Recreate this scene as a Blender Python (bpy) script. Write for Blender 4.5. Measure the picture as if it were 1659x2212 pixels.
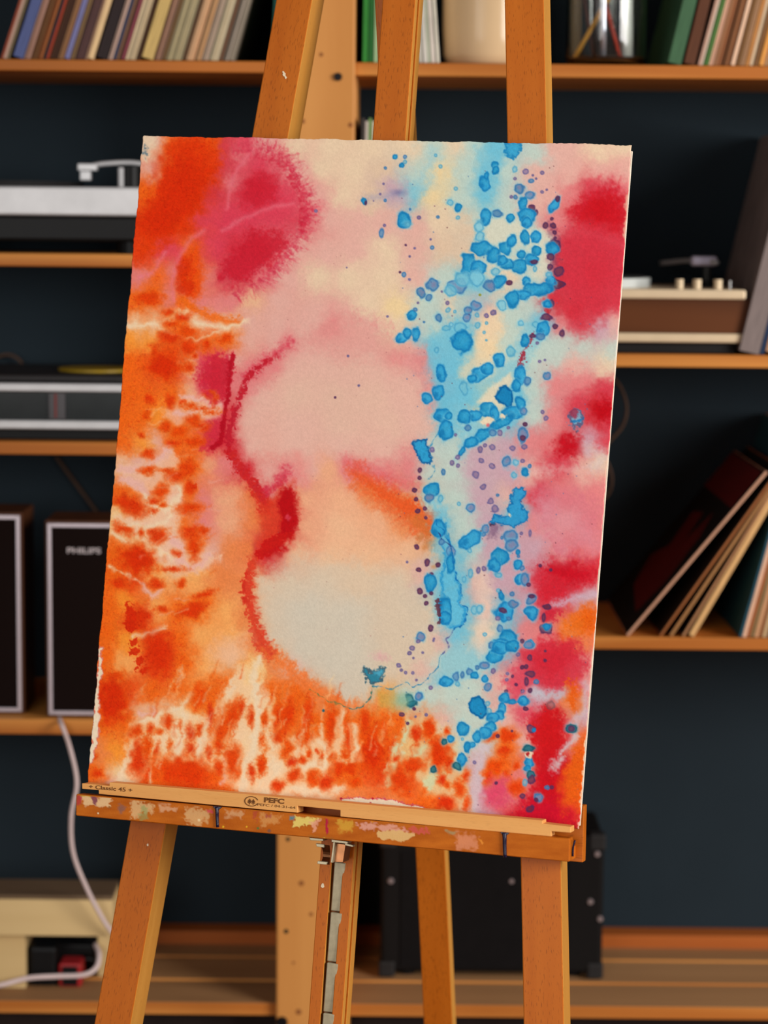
import bpy, bmesh, math, random
import numpy as np
from mathutils import Vector, Matrix

for o in list(bpy.data.objects): bpy.data.objects.remove(o)
scene = bpy.context.scene
COL = scene.collection

# ------------------------------------------------------------------ camera
W_PX, H_PX, FPX = 1659., 2212., 5000.
CAM = Vector((0, 0, 1.40))
PITCH = math.atan(626/FPX); ROLL = .0095
Fw = Vector((0, math.cos(PITCH), -math.sin(PITCH))); R0 = Vector((1, 0, 0)); U0 = Vector((0, math.sin(PITCH), math.cos(PITCH)))
Rc = R0*math.cos(ROLL)+U0*math.sin(ROLL); Uc = U0*math.cos(ROLL)-R0*math.sin(ROLL)
cd = bpy.data.cameras.new('camera'); cam = bpy.data.objects.new('camera', cd); COL.objects.link(cam)
cam.matrix_world = Matrix(((Rc.x, Uc.x, -Fw.x, CAM.x), (Rc.y, Uc.y, -Fw.y, CAM.y), (Rc.z, Uc.z, -Fw.z, CAM.z), (0, 0, 0, 1)))
cd.sensor_fit = 'HORIZONTAL'; cd.sensor_width = 24; cd.lens = FPX/W_PX*24; cd.clip_start = .05
cd.dof.use_dof = True; cd.dof.focus_distance = 2.66; cd.dof.aperture_fstop = 2.8
scene.camera = cam

# ------------------------------------------------------------------ world, light, exposure
world = bpy.data.worlds.new('world'); scene.world = world; world.use_nodes = True
bg = world.node_tree.nodes['Background']; bg.inputs[0].default_value = (.95, .97, 1, 1); bg.inputs[1].default_value = .21
def area(name, loc, target, sx, sy, power, col):
    d = bpy.data.lights.new(name, 'AREA'); d.shape = 'RECTANGLE'; d.size = sx; d.size_y = sy; d.energy = power; d.color = col
    o = bpy.data.objects.new(name, d); COL.objects.link(o); o.location = loc
    o.rotation_euler = (Vector(target)-Vector(loc)).to_track_quat('-Z', 'Y').to_euler(); return o
area('window_light_right', (3.5, .2, 2.0), (0, 2.6, 1.1), 2.0, 2.0, 232, (1, .985, .96))
area('front_fill_light', (-1.5, -1.4, 1.7), (-.2, 2.6, .9), 2.0, 1.6, 66, (1, .985, .96))  # added soft fill from the front left, brightens the left bays
scene.view_settings.view_transform = 'Standard'; scene.view_settings.look = 'None'
scene.view_settings.exposure = 0; scene.view_settings.gamma = 1; scene.view_settings.use_curve_mapping = False

# ------------------------------------------------------------------ pixel geometry
def ray(x, y): return Fw+Rc*((x-W_PX/2)/FPX)-Uc*((y-H_PX/2)/FPX)
def atY(x, y, Y):
    d = ray(x, y); return CAM+d*(Y/d.y)
def homography(src, dst):
    A = []
    for (x, y), (u, v) in zip(src, dst):
        A.append([x, y, 1, 0, 0, 0, -u*x, -u*y, -u]); A.append([0, 0, 0, x, y, 1, -v*x, -v*y, -v])
    return np.linalg.svd(np.array(A))[2][-1].reshape(3, 3)
CORN = [(309, 294), (1365, 313), (1251, 1790), (189, 1697)]          # corners of the sheet
HM = homography([(0, 0), (1, 0), (1, 1), (0, 1)], [(x-W_PX/2, y-H_PX/2) for x, y in CORN])
KH = np.diag([1/FPX, 1/FPX, 1])@HM; KH *= .56/np.linalg.norm(KH[:, 0]); KH *= np.sign(KH[2, 2])
def c2w(v): return Rc*float(v[0])-Uc*float(v[1])+Fw*float(v[2])
PA, PB, PO = c2w(KH[:, 0]), c2w(KH[:, 1]), CAM+c2w(KH[:, 2])
PN = PA.cross(PB).normalized()
if PN.dot(CAM-PO) < 0: PN = -PN
EU = PA.normalized(); EV = (PB-EU*PB.dot(EU)).normalized()
def on(x, y, n=0.):
    d = ray(x, y); o = PO+PN*n; return CAM+d*((o-CAM).dot(PN)/d.dot(PN))
cd.dof.focus_distance = (on(780, 1000)-CAM).dot(Fw)

# ------------------------------------------------------------------ helpers
def tag(o, label, cat, group=None):
    o['label'] = label; o['category'] = cat
    if group: o['group'] = group
    return o
def thing(name, loc, label, cat, group=None):
    o = bpy.data.objects.new(name, None); o.empty_display_size = .05; COL.objects.link(o); o.location = loc
    return tag(o, label, cat, group)
def wloc(o):
    p = Vector(o.location)
    return p if o.parent is None else p+wloc(o.parent) if o.type == 'EMPTY' else p
def link(name, me, mat, parent=None, mw=None, smooth=False):
    o = bpy.data.objects.new(name, me); COL.objects.link(o)
    if mat is not None and len(me.materials) == 0: me.materials.append(mat)
    mw = mw or Matrix()
    if parent is not None:
        o.parent = parent; o.matrix_parent_inverse = MW[parent.name].inverted() if parent.name in MW else Matrix.Translation(-Vector(parent.location))
    o.matrix_basis = mw; MW[o.name] = mw
    if smooth:
        for p in me.polygons: p.use_smooth = True
    return o
MW = {}
def mesh(bm, name):
    me = bpy.data.meshes.new(name); bmesh.ops.recalc_face_normals(bm, faces=bm.faces[:]); bm.to_mesh(me); bm.free(); return me
def frame(o, x, y, z): return Matrix(((x.x, y.x, z.x, o.x), (x.y, y.y, z.y, o.y), (x.z, y.z, z.z, o.z), (0, 0, 0, 1)))
def boxbm(x0, y0, z0, x1, y1, z1, bev=0., bm=None):
    bm = bm or bmesh.new(); n0 = len(bm.verts)
    vs = [bm.verts.new((x, y, z)) for x in (x0, x1) for y in (y0, y1) for z in (z0, z1)]
    fs = [bm.faces.new([vs[i] for i in f]) for f in ((0, 1, 3, 2), (4, 6, 7, 5), (0, 4, 5, 1), (2, 3, 7, 6), (0, 2, 6, 4), (1, 5, 7, 3))]
    if bev: bmesh.ops.bevel(bm, geom=list({e for f in fs for e in f.edges}), offset=bev, segments=2, profile=.5, affect='EDGES')
    return bm
def box(name, a, b, mat, parent=None, bev=.0015, mw=None):
    """box between two corners; its origin is the middle of its base"""
    a, b = Vector(a), Vector(b); lo = Vector(map(min, a, b)); hi = Vector(map(max, a, b)); c = Vector(((lo.x+hi.x)/2, (lo.y+hi.y)/2, lo.z))
    bm = boxbm(*(lo-c), *(hi-c), bev=min(bev, .3*min(hi-lo)))
    return link(name, mesh(bm, name), mat, parent, Matrix.Translation(c) if mw is None else mw@Matrix.Translation(c))
def pbox(name, x0, y0, x1, y1, Y, depth, mat, parent=None, bev=.0015):
    xm, ym = (x0+x1)/2, (y0+y1)/2
    return box(name, (atY(x0, ym, Y).x, Y, atY(xm, y1, Y).z), (atY(x1, ym, Y).x, Y+depth, atY(xm, y0, Y).z), mat, parent, bev)
def cylbm(r0, r1, h, seg=24, bm=None, mw=None):
    bm = bm or bmesh.new(); bmesh.ops.create_cone(bm, cap_ends=True, segments=seg, radius1=r0, radius2=r1, depth=h, matrix=(mw or Matrix())@Matrix.Translation((0, 0, h/2))); return bm
def cyl(name, base, r, h, mat, parent=None, r1=None, seg=24, mw=None):
    return link(name, mesh(cylbm(r, r if r1 is None else r1, h, seg), name), mat, parent, Matrix.Translation(base)@(mw or Matrix()))
def lathe(name, base, prof, mat, parent=None, seg=48, closed=False):
    bm = bmesh.new(); rings = []
    for r, z in prof:
        rings.append([bm.verts.new((r*math.cos(2*math.pi*i/seg), r*math.sin(2*math.pi*i/seg), z)) for i in range(seg)] if r > 1e-6 else [bm.verts.new((0, 0, z))])
    for a, b in zip(rings, rings[1:]):
        for i in range(seg):
            j = (i+1) % seg
            if len(a) == 1 and len(b) > 1: bm.faces.new((a[0], b[i], b[j]))
            elif len(b) == 1 and len(a) > 1: bm.faces.new((a[i], b[0], a[j]))
            elif len(a) > 1: bm.faces.new((a[i], b[i], b[j], a[j]))
    return link(name, mesh(bm, name), mat, parent, Matrix.Translation(base), smooth=True)
def tube(name, P, r, mat, parent=None, seg=8, sub=6, r1=None):
    P = [Vector(p) for p in P]; Q = [P[0]*2-P[1]]+P+[P[-1]*2-P[-2]]; C = []
    for i in range(1, len(Q)-2):
        for k in range(sub):
            t = k/sub; a, b, c, d = Q[i-1:i+3]
            C.append(.5*((2*b)+(c-a)*t+(2*a-5*b+4*c-d)*t*t+(3*b-a-3*c+d)*t**3))
    C.append(P[-1]); base = C[0].copy(); C = [c-base for c in C]
    bm = bmesh.new(); rings = []; up = Vector((.13, .97, .21))
    for i, c in enumerate(C):
        t = (C[min(i+1, len(C)-1)]-C[max(i-1, 0)]).normalized(); x = (up-t*up.dot(t)).normalized(); y = t.cross(x)
        rr = r if r1 is None else r+(r1-r)*i/(len(C)-1)
        rings.append([bm.verts.new(c+(x*math.cos(a)+y*math.sin(a))*rr) for a in (2*math.pi*k/seg for k in range(seg))])
    for a, b in zip(rings, rings[1:]):
        for k in range(seg): bm.faces.new((a[k], a[(k+1) % seg], b[(k+1) % seg], b[k]))
    bm.faces.new(rings[0][::-1]); bm.faces.new(rings[-1])
    return link(name, mesh(bm, name), mat, parent, Matrix.Translation(base), smooth=True)
def prism(name, quad, n, depth, mat, parent=None, bev=.0008):
    """polygon traced on the plane n metres in front of the sheet, thickened away from the viewer"""
    P = [on(x, y, n) for x, y in quad]; c = sum(P, Vector())/len(P)
    ex = (P[1]-P[0]).normalized() if len(P) == 4 else EU; ex = (ex-PN*ex.dot(PN)).normalized(); ey = PN.cross(ex)
    bm = bmesh.new(); vs = [bm.verts.new(((p-c).dot(ex), (p-c).dot(ey), 0)) for p in P]; f = bm.faces.new(vs)
    r = bmesh.ops.extrude_face_region(bm, geom=[f]); bmesh.ops.translate(bm, verts=[v for v in r['geom'] if isinstance(v, bmesh.types.BMVert)], vec=(0, 0, -depth))
    if bev: bmesh.ops.bevel(bm, geom=bm.edges[:], offset=bev, segments=2, profile=.5, affect='EDGES')
    return link(name, mesh(bm, name), mat, parent, frame(c, ex, ey, PN))
def beam(name, pa, pb, width, depth, back, mat, parent=None, bev=.0012, off=0.):
    """bar whose front-face centre line runs pa -> pb; it is `depth` deep along `back`"""
    z = (pb-pa).normalized(); y = (back-z*back.dot(z)).normalized(); x = y.cross(z)
    bm = boxbm(-width/2+off, 0, 0, width/2+off, depth, (pb-pa).length, bev)
    o = link(name, mesh(bm, name), mat, parent, frame(pa, x, y, z))
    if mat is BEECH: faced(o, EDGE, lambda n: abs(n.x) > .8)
    return o
def faced(o, mat, test):
    o.data.materials.append(mat)
    for p in o.data.polygons:
        if test(p.normal): p.material_index = 1
    return o
def text(name, body, center, ex, ey, height, mat, parent, lift=.0002, bold=0., wide=1.):
    cu = bpy.data.curves.new(name, 'FONT'); cu.body = body; cu.size = height/.7; cu.align_x = 'CENTER'; cu.align_y = 'CENTER'; cu.extrude = .00008; cu.offset = bold
    t = bpy.data.objects.new(name, cu); COL.objects.link(t); dg = bpy.context.evaluated_depsgraph_get(); me = bpy.data.meshes.new_from_object(t.evaluated_get(dg)); bpy.data.objects.remove(t)
    ez = ex.cross(ey); me.materials.clear()
    return link(name, me, mat, parent, frame(center+ez*lift, ex*wide, ey, ez))

# ------------------------------------------------------------------ materials
def lin(c): return tuple(((v/255)/12.92 if v/255 <= .04045 else ((v/255+.055)/1.055)**2.4) for v in c[:3])
MATS = {}
def base_mat(name):
    m = bpy.data.materials.new(name); m.use_nodes = True; nt = m.node_tree; return m, nt, nt.nodes['Principled BSDF']
def plain(name, rgb, rough=.5, metal=0., spec=.22, var=.12, scale=40., bump=0.):
    if name in MATS: return MATS[name]
    m, nt, b = base_mat(name); L = lin(rgb); N = nt.nodes
    tc = N.new('ShaderNodeTexCoord'); no = N.new('ShaderNodeTexNoise'); no.inputs['Scale'].default_value = scale; no.inputs['Detail'].default_value = 4
    nt.links.new(tc.outputs['Object'], no.inputs['Vector'])
    r = N.new('ShaderNodeValToRGB'); r.color_ramp.elements[0].position = .3; r.color_ramp.elements[1].position = .7
    r.color_ramp.elements[0].color = tuple(v*(1-var) for v in L)+(1,); r.color_ramp.elements[1].color = tuple(min(1, v*(1+var)) for v in L)+(1,)
    nt.links.new(no.outputs['Fac'], r.inputs[0]); nt.links.new(r.outputs[0], b.inputs['Base Color'])
    b.inputs['Roughness'].default_value = rough; b.inputs['Metallic'].default_value = metal; b.inputs['Specular IOR Level'].default_value = spec
    if bump:
        bp = N.new('ShaderNodeBump'); bp.inputs['Strength'].default_value = bump; bp.inputs['Distance'].default_value = .002
        nt.links.new(no.outputs['Fac'], bp.inputs['Height']); nt.links.new(bp.outputs[0], b.inputs['Normal'])
    MATS[name] = m; return m
def wood(name, ca, cb, axis='Z', rough=.45, grain=26., rings=0., flecks=.35, spec=.16):
    if name in MATS: return MATS[name]
    m, nt, b = base_mat(name); N = nt.nodes; Lk = nt.links.new
    tc = N.new('ShaderNodeTexCoord'); oi = N.new('ShaderNodeObjectInfo'); ad = N.new('ShaderNodeVectorMath'); ad.operation = 'ADD'
    mu = N.new('ShaderNodeVectorMath'); mu.operation = 'SCALE'; mu.inputs[0].default_value = (3.1, 5.7, 2.3); Lk(oi.outputs['Random'], mu.inputs['Scale'])
    Lk(tc.outputs['Object'], ad.inputs[0]); Lk(mu.outputs[0], ad.inputs[1])
    def st(k):
        mp = N.new('ShaderNodeMapping'); s = [1, 1, 1]; s['XYZ'.index(axis)] = k; mp.inputs['Scale'].default_value = s; Lk(ad.outputs[0], mp.inputs[0]); return mp
    n1 = N.new('ShaderNodeTexNoise'); n1.inputs['Scale'].default_value = grain; n1.inputs['Detail'].default_value = 6; n1.inputs['Roughness'].default_value = .6; Lk(st(.07).outputs[0], n1.inputs['Vector'])
    src = n1.outputs['Fac']
    if rings:
        wv = N.new('ShaderNodeTexWave'); wv.wave_type = 'BANDS'; wv.bands_direction = {'X': 'Z', 'Z': 'X', 'Y': 'X'}[axis]; wv.inputs['Scale'].default_value = rings; wv.inputs['Distortion'].default_value = 5; wv.inputs['Detail'].default_value = 2; wv.inputs['Detail Scale'].default_value = 1.5
        Lk(st(.12).outputs[0], wv.inputs['Vector']); mx = N.new('ShaderNodeMix'); mx.inputs[0].default_value = .55; Lk(n1.outputs['Fac'], mx.inputs[2]); Lk(wv.outputs['Fac'], mx.inputs[3]); src = mx.outputs[0]
    r = N.new('ShaderNodeValToRGB'); r.color_ramp.elements[0].position = .28; r.color_ramp.elements[1].position = .72
    r.color_ramp.elements[0].color = lin(ca)+(1,); r.color_ramp.elements[1].color = lin(cb)+(1,); Lk(src, r.inputs[0]); col = r.outputs[0]
    if flecks:
        n2 = N.new('ShaderNodeTexNoise'); n2.inputs['Scale'].default_value = 760; n2.inputs['Detail'].default_value = 1; Lk(st(.16).outputs[0], n2.inputs['Vector'])
        r2 = N.new('ShaderNodeValToRGB'); r2.color_ramp.elements[0].position = .60; r2.color_ramp.elements[1].position = .70; r2.color_ramp.elements[0].color = (0, 0, 0, 1); r2.color_ramp.elements[1].color = (flecks,)*3+(1,); Lk(n2.outputs['Fac'], r2.inputs[0])
        mx2 = N.new('ShaderNodeMix'); mx2.data_type = 'RGBA'; Lk(r2.outputs[0], mx2.inputs[0]); Lk(col, mx2.inputs[6]); mx2.inputs[7].default_value = tuple(v*.35 for v in lin(ca))+(1,); col = mx2.outputs[2]
    Lk(col, b.inputs['Base Color']); b.inputs['Roughness'].default_value = rough; b.inputs['Specular IOR Level'].default_value = spec
    bp = N.new('ShaderNodeBump'); bp.inputs['Strength'].default_value = .12; bp.inputs['Distance'].default_value = .001; Lk(n1.outputs['Fac'], bp.inputs['Height']); Lk(bp.outputs[0], b.inputs['Normal'])
    MATS[name] = m; return m
def attr_mat(name, rough=.85, over=None, gain=1.):
    m, nt, b = base_mat(name); N = nt.nodes; Lk = nt.links.new
    at = N.new('ShaderNodeVertexColor'); at.layer_name = 'pigment'
    b.inputs['Roughness'].default_value = rough; b.inputs['Specular IOR Level'].default_value = .06
    tc = N.new('ShaderNodeTexCoord'); no = N.new('ShaderNodeTexNoise'); no.inputs['Scale'].default_value = 650; no.inputs['Detail'].default_value = 3; Lk(tc.outputs['Object'], no.inputs['Vector'])
    bp = N.new('ShaderNodeBump'); bp.inputs['Strength'].default_value = .18; bp.inputs['Distance'].default_value = .0006; Lk(no.outputs['Fac'], bp.inputs['Height']); Lk(bp.outputs[0], b.inputs['Normal'])
    Lk(at.outputs['Color'], b.inputs['Base Color']); MATS[name] = m; return m, nt, b, at
BEECH = wood('beech_varnished', (172,85,12), (190,102,24), 'Z', .42, 30, 0, .45)
BEECHX = wood('beech_varnished_crosswise', (172,85,12), (190,102,24), 'X', .42, 30, 0, .35)
EDGE = wood('beech_lit_side', (180,120,48), (196,138,62), 'Z', .45, 30, 0, .2)  # paler beech for side faces: their stronger light put into the colour
PINE = wood('pine_fresh', (214,146,76), (228,168,98), 'X', .55, 40, 0, .1)
POST = wood('pine_post', (186,122,60), (204,142,76), 'Z', .5, 9, 0, .0)
SHELF = wood('pine_shelf', (172,100,40), (202,132,62), 'X', .5, 14, 5, .0)
PLANK = wood('pine_plank_worn', (122,84,52), (182,136,92), 'X', .6, 5, 0, .0)
WALNUT = wood('walnut_veneer', (70,38,20), (96,54,28), 'X', .4, 12, 4, .0)
CRATEW = wood('plywood_pale', (196,164,112), (214,184,132), 'X', .6, 10, 0, .0)
BLACK = plain('black_plastic', (14,13,13), .45, spec=.15); BLACKM = plain('black_fabric', (20,14,13), .9, bump=.4, scale=900)
STEEL = plain('brushed_aluminium', (186,184,184), .4, .3, var=.05); ZINC = plain('zinc_plated_steel', (168,156,128), .35, .35, var=.15, scale=120)
BRASS = plain('copper_plated_steel', (150,100,66), .35, .9, var=.2, scale=90); CREAMP = plain('cream_lacquered_metal', (216,192,158), .4, .1, var=.04)

# ------------------------------------------------------------------ the room
YF, SD = 3.20, .30                                   # shelf front plane, shelf depth
YW = YF+SD+.004
def struct(o): o['kind'] = 'structure'; return o
WALLM = plain('navy_painted_plaster', (35,44,50), .9, spec=.08, var=.10, scale=3, bump=.05)
struct(box('wall_back', (-3, YW, 0), (3, YW+.1, 2.9), WALLM, bev=0))
struct(box('floor', (-3, -3, -.06), (3, YW, 0), wood('floor_oak', (120,80,48), (146,100,62), 'Y', .5, 8, 0, 0), bev=0))

# ------------------------------------------------------------------ shelving
UNIT = thing('open_shelving', (0, YF, 0), 'open pine shelving with a broad upright post against the navy wall', 'shelving')
zz = lambda x, y, Y=YF: atY(x, y, Y).z
Z_TOP, Z_L1, Z_L2, Z_L3 = zz(830, 135), zz(150, 548), zz(130, 955), zz(120, 1554)
Z_R1, Z_R2, Z_BOT = zz(1500, 766), zz(1450, 1377), zz(830, 2169)
XPL, XPR = atY(604, 150, YF-.012).x, atY(767.5, 150, YF-.012).x
XL, XR = -1.05, 1.05
def shelf(x0, x1, ztop, t=.0178, mat=SHELF): return box('shelf_board', (x0, YF, ztop-t), (x1, YF+SD, ztop), mat, UNIT, .002)
shelf(XL, XPL+.02, Z_TOP, .0155); shelf(XPR-.02, XR, Z_TOP)
for z in (Z_L1, Z_L2): shelf(XL, XPL+.02, z)
shelf(XL, XPL+.02, Z_L3, .022)
for z in (Z_R1, Z_R2): shelf(XPR-.02, XR, z)
pw = [0, .098, .2, .30]
for i in range(3):
    faced(box('plank', (XL, YF+pw[i]+.0, Z_BOT-.0185), (XR, YF+pw[i+1]-.003, Z_BOT+(0, .0022, .004)[i]), PLANK, UNIT, .0012), SHELF, lambda n: n.y < -.5)
box('back_batten', (XL, YF+SD-.042, Z_BOT), (XR, YF+SD, Z_BOT+.024), wood('batten_pine', (158,80,32), (178,98,42), 'X', .5, 10, 0, 0), UNIT)
box('plinth_board', (XL, YF+.06, 0), (XR, YF+.08, Z_BOT-.02), plain('dark_plinth', (34,22,18), .8), UNIT)
post = box('upright_post', (XPL, YF-.012, 0), (XPR, YF+.03, 2.5), POST, UNIT, .003)
box('upright_post', (XPL+.01, YF+.03, 0), (XPR+.002, YF+SD, 2.5), POST, UNIT, .003)
for x in (XL-.02, XR-.02):
    box('upright_post', (x, YF-.012, 0), (x+.04, YF+SD, 2.5), POST, UNIT, .003)
KNOT = plain('pine_knot', (140,84,40), .6); BOLT = plain('blackened_bolt', (28,26,28), .4, .6)
for x, y, r, m, nm in ((730,166,.0058,BOLT,'bolt'), (609,2208,.0085,BOLT,'bolt'), (622,1813,.0032,plain('drill_hole', (52,44,26), .9),'drill_hole'), (618,2012,.0036,MATS['drill_hole'],'drill_hole'),
                       (694,118,.003,KNOT,'knot'), (654,262,.0035,KNOT,'knot'), (651,1908,.0042,KNOT,'knot'), (645,2186,.0045,KNOT,'knot'), (757,270,.0035,KNOT,'knot'), (672,1975,.003,KNOT,'knot'), (634,2080,.0022,KNOT,'knot')):
    p = atY(x, y, YF-.012); cyl(nm, p, r, .0045 if m is BOLT else .0004, m, post, r1=r*.85, seg=16, mw=Matrix.Rotation(math.pi/2, 4, 'X'))

# ------------------------------------------------------------------ record sleeves
ORD = 'first second third fourth fifth sixth seventh eighth ninth tenth eleventh twelfth thirteenth fourteenth fifteenth sixteenth seventeenth eighteenth nineteenth'.split()
TEN = {2: 'twenty', 3: 'thirty', 4: 'forty', 5: 'fifty', 6: 'sixty'}; TENTH = {2: 'twentieth', 3: 'thirtieth', 4: 'fortieth', 5: 'fiftieth', 6: 'sixtieth'}
def ordinal(n): return ORD[n-1] if n < 20 else TENTH[n//10] if n % 10 == 0 else TEN[n//10]+'-'+ORD[n % 10-1]
def sleeve_mat(rgb):
    k = 'card_%d_%d_%d' % tuple(rgb)
    if k in MATS: return MATS[k]
    m = plain(k, rgb, .6, var=.22, scale=55); 
    mp = m.node_tree.nodes.new('ShaderNodeMapping'); mp.inputs['Scale'].default_value = (14, 1, .5); nt = m.node_tree
    tc = [n for n in nt.nodes if n.type == 'TEX_COORD'][0]; no = [n for n in nt.nodes if n.type == 'TEX_NOISE'][0]
    nt.links.new(tc.outputs['Object'], mp.inputs[0]); nt.links.new(mp.outputs[0], no.inputs['Vector']); return m
def sleeve(name, xr, zs, lean, T, H, rgb, label, cat='record sleeve', group=None, Y=None, D=.292, back=None, parent=None):
    """upright slab whose lower right edge stands at x = xr on a shelf of height zs, leaning right by `lean` degrees (negative: left)"""
    Y = YF+.002 if Y is None else Y; a = math.radians(lean)
    bm = boxbm(-T, 0, 0, 0, D, H, min(.0006, T*.2)) if lean >= 0 else boxbm(0, 0, 0, T, D, H, min(.0006, T*.2))
    o = link(name, mesh(bm, name), sleeve_mat(rgb), None, Matrix.Translation((xr, Y, zs+.0003))@Matrix.Rotation(a, 4, 'Y'))
    tag(o, label, cat, group); return o
rnd = random.Random(4)
# spine colours read off the photograph, left to right: (first px, last px, colour word, rgb, how many)
S = 2.765
TL = [(0,15,'rust',(150,70,45),1), (16,34,'pale pink',(196,160,140),1), (36,52,'olive',(120,106,80),1), (68,136,'slate blue',(84,94,140),1), (140,176,'rose grey',(170,130,112),3), (180,215,'brown',(110,72,40),3), (216,250,'orange brown',(140,80,40),2),
      (254,270,'dark teal',(34,50,60),1), (271,290,'red',(160,60,36),1), (292,340,'dark brown',(70,40,22),3), (342,376,'tan brown',(130,92,60),2), (380,412,'lavender blue',(118,116,160),1), (414,440,'olive brown',(128,100,66),2), (444,500,'plum brown',(92,62,60),3),
      (503,520,'pale rose',(200,160,130),1), (521,556,'cream',(226,190,140),1), (566,634,'black',(40,28,28),1), (640,668,'dusty pink',(180,150,134),2), (671,690,'navy',(60,66,90),1), (692,720,'brown',(112,80,60),2), (722,742,'crimson',(130,60,70),1),
      (746,806,'oatmeal',(190,168,134),4), (810,836,'dark brown',(80,50,28),2), (838,912,'mustard tan',(196,164,100),1), (915,960,'mauve brown',(140,104,84),3), (963,986,'brown',(104,76,46),1), (988,1082,'olive grey',(156,142,108),6), (1085,1108,'dark brown',(84,58,36),1),
      (1110,1160,'warm beige',(180,140,104),3), (1162,1196,'tan',(166,124,84),2), (1200,1240,'grey beige',(160,138,118),2), (1246,1300,'pale sage',(176,160,130),3), (1304,1326,'brown',(100,70,50),1), (1332,1362,'ash grey',(150,136,120),2), (1364,1392,'stone grey',(128,116,100),1)]
def row(data, S, x_off, y_px, zs, lean0, lean1, where, start=0, H=.30, Yp=None):
    n = start; tot = sum(d[4] for d in data); i = 0
    for a, b, word, rgb, k in data:
        for j in range(k):
            e0 = a+(b-a)*j/k; e1 = a+(b-a)*(j+1)/k
            xa = atY(x_off+e0/S, y_px, YF).x; xb = atY(x_off+e1/S, y_px, YF).x
            n += 1; i += 1; lean = lean0+(lean1-lean0)*i/tot
            v = 1+rnd.uniform(-.14, .14); c = tuple(min(250, int(q*v)) for q in rgb) if k > 1 else rgb
            sleeve('record_sleeve', xb, zs, lean, (xb-xa)*math.cos(math.radians(lean))*.97, H+rnd.uniform(-.004, .002), c, '%s record sleeve, %s from the left on %s' % (word, ordinal(n), where), 'record sleeve', 'record sleeves on '+where, Y=YF+.002+rnd.uniform(0, .004))
    return n
row(TL, S, 0, 129, Z_TOP, 18.5, 16.5, 'the top left shelf')
x = atY(592, 60, YF).x; sleeve('record_sleeve', x+.006, Z_TOP, 3, .011, .30, (44,104,92), 'teal green record sleeve standing alone beside the upright post', 'record sleeve')
S5 = 3.463
TR = [(1135,1152,'rose grey',(180,140,120),1), (1153,1172,'pale grey',(190,168,150),1), (1178,1214,'green',(96,140,70),2), (1216,1246,'pink beige',(196,150,124),2), (1250,1280,'mottled tan',(150,104,70),2), (1282,1318,'rust brown',(130,78,44),2), (1326,1376,'brown',(116,72,40),3),
      (1380,1410,'pale rose',(220,180,150),1), (1414,1448,'umber',(120,84,48),2), (1450,1486,'mushroom',(150,112,80),2), (1488,1520,'ochre brown',(164,112,60),2), (1523,1552,'cream',(208,180,146),1), (1556,1586,'brown',(124,86,50),2), (1590,1626,'golden tan',(206,140,66),1), (1628,1660,'beige',(190,150,110),2), (1664,1720,'tan',(170,120,80),3), (1724,1780,'umber',(110,80,50),3)]
row(TR, S5, 1180, 141, Z_TOP, 14, 12.5, 'the top right shelf')
xg0, xg1 = atY(1180+905/S5, 135, YF).x, atY(1180+1010/S5, 135, YF).x
sleeve('ring_binder', xg1, Z_TOP, 12.6, (xg1-xg0)*.96, .30, (58,92,62), 'green binder leaning against a brown one by the glass jar', 'binder')
xg0, xg1 = atY(1180+1026/S5, 135, YF).x, atY(1180+1112/S5, 135, YF).x
sleeve('ring_binder', xg1, Z_TOP, 12.6, (xg1-xg0)*.95, .30, (84,46,24), 'dark brown binder between the green binder and the records', 'binder')
# sleeves between post and pot, top shelf
for i, (a, b, word, rgb) in enumerate([(782,794,'leaf green',(44,120,44)), (795,806,'dark green',(30,92,36)), (807,816,'pale green',(150,176,130)), (818,838,'grey',(120,116,104)), (840,862,'brown',(100,76,60))]):
    xa, xb = atY(a, 128, YF).x, atY(b, 128, YF).x
    sleeve('record_sleeve', xb, Z_TOP, .6, (xb-xa)*.95, .30, rgb, '%s record sleeve, %s to the right of the post on the top shelf' % (word, ordinal(i+1)), 'record sleeve', 'upright sleeves beside the post')
for i, (a, word, rgb) in enumerate([(914,'grey white',(188,180,166)), (924,'white',(206,198,186)), (932,'sage white',(170,172,150)), (941,'ivory',(214,200,186)), (951,'off white',(204,196,178))]):
    x = atY(a, 131, YF).x; sleeve('record_sleeve', x-.0052, Z_TOP, -4.5, .0046, .30, rgb, '%s record sleeve, %s of five leaning left of the cream pot' % (word, ordinal(i+1)), 'record sleeve', 'pale sleeves left of the pot')
# sleeves on the middle right shelf, seen between post and easel mast
for i, (a, word, rgb) in enumerate([(779,'dark',(60,54,50)), (787,'pale grey',(184,172,160)), (794,'green',(110,140,80)), (802,'ivory',(206,196,176)), (812,'tan',(160,130,96)), (822,'grey',(130,124,116))]):
    x = atY(a, 300, YF).x; sleeve('record_sleeve', x, Z_R1, 1, .0042, .318-.004*(i % 2), rgb, '%s tall sleeve, %s from the post on the middle right shelf' % (word, ordinal(i+1)), 'record sleeve', 'tall sleeves behind the mast')
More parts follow.
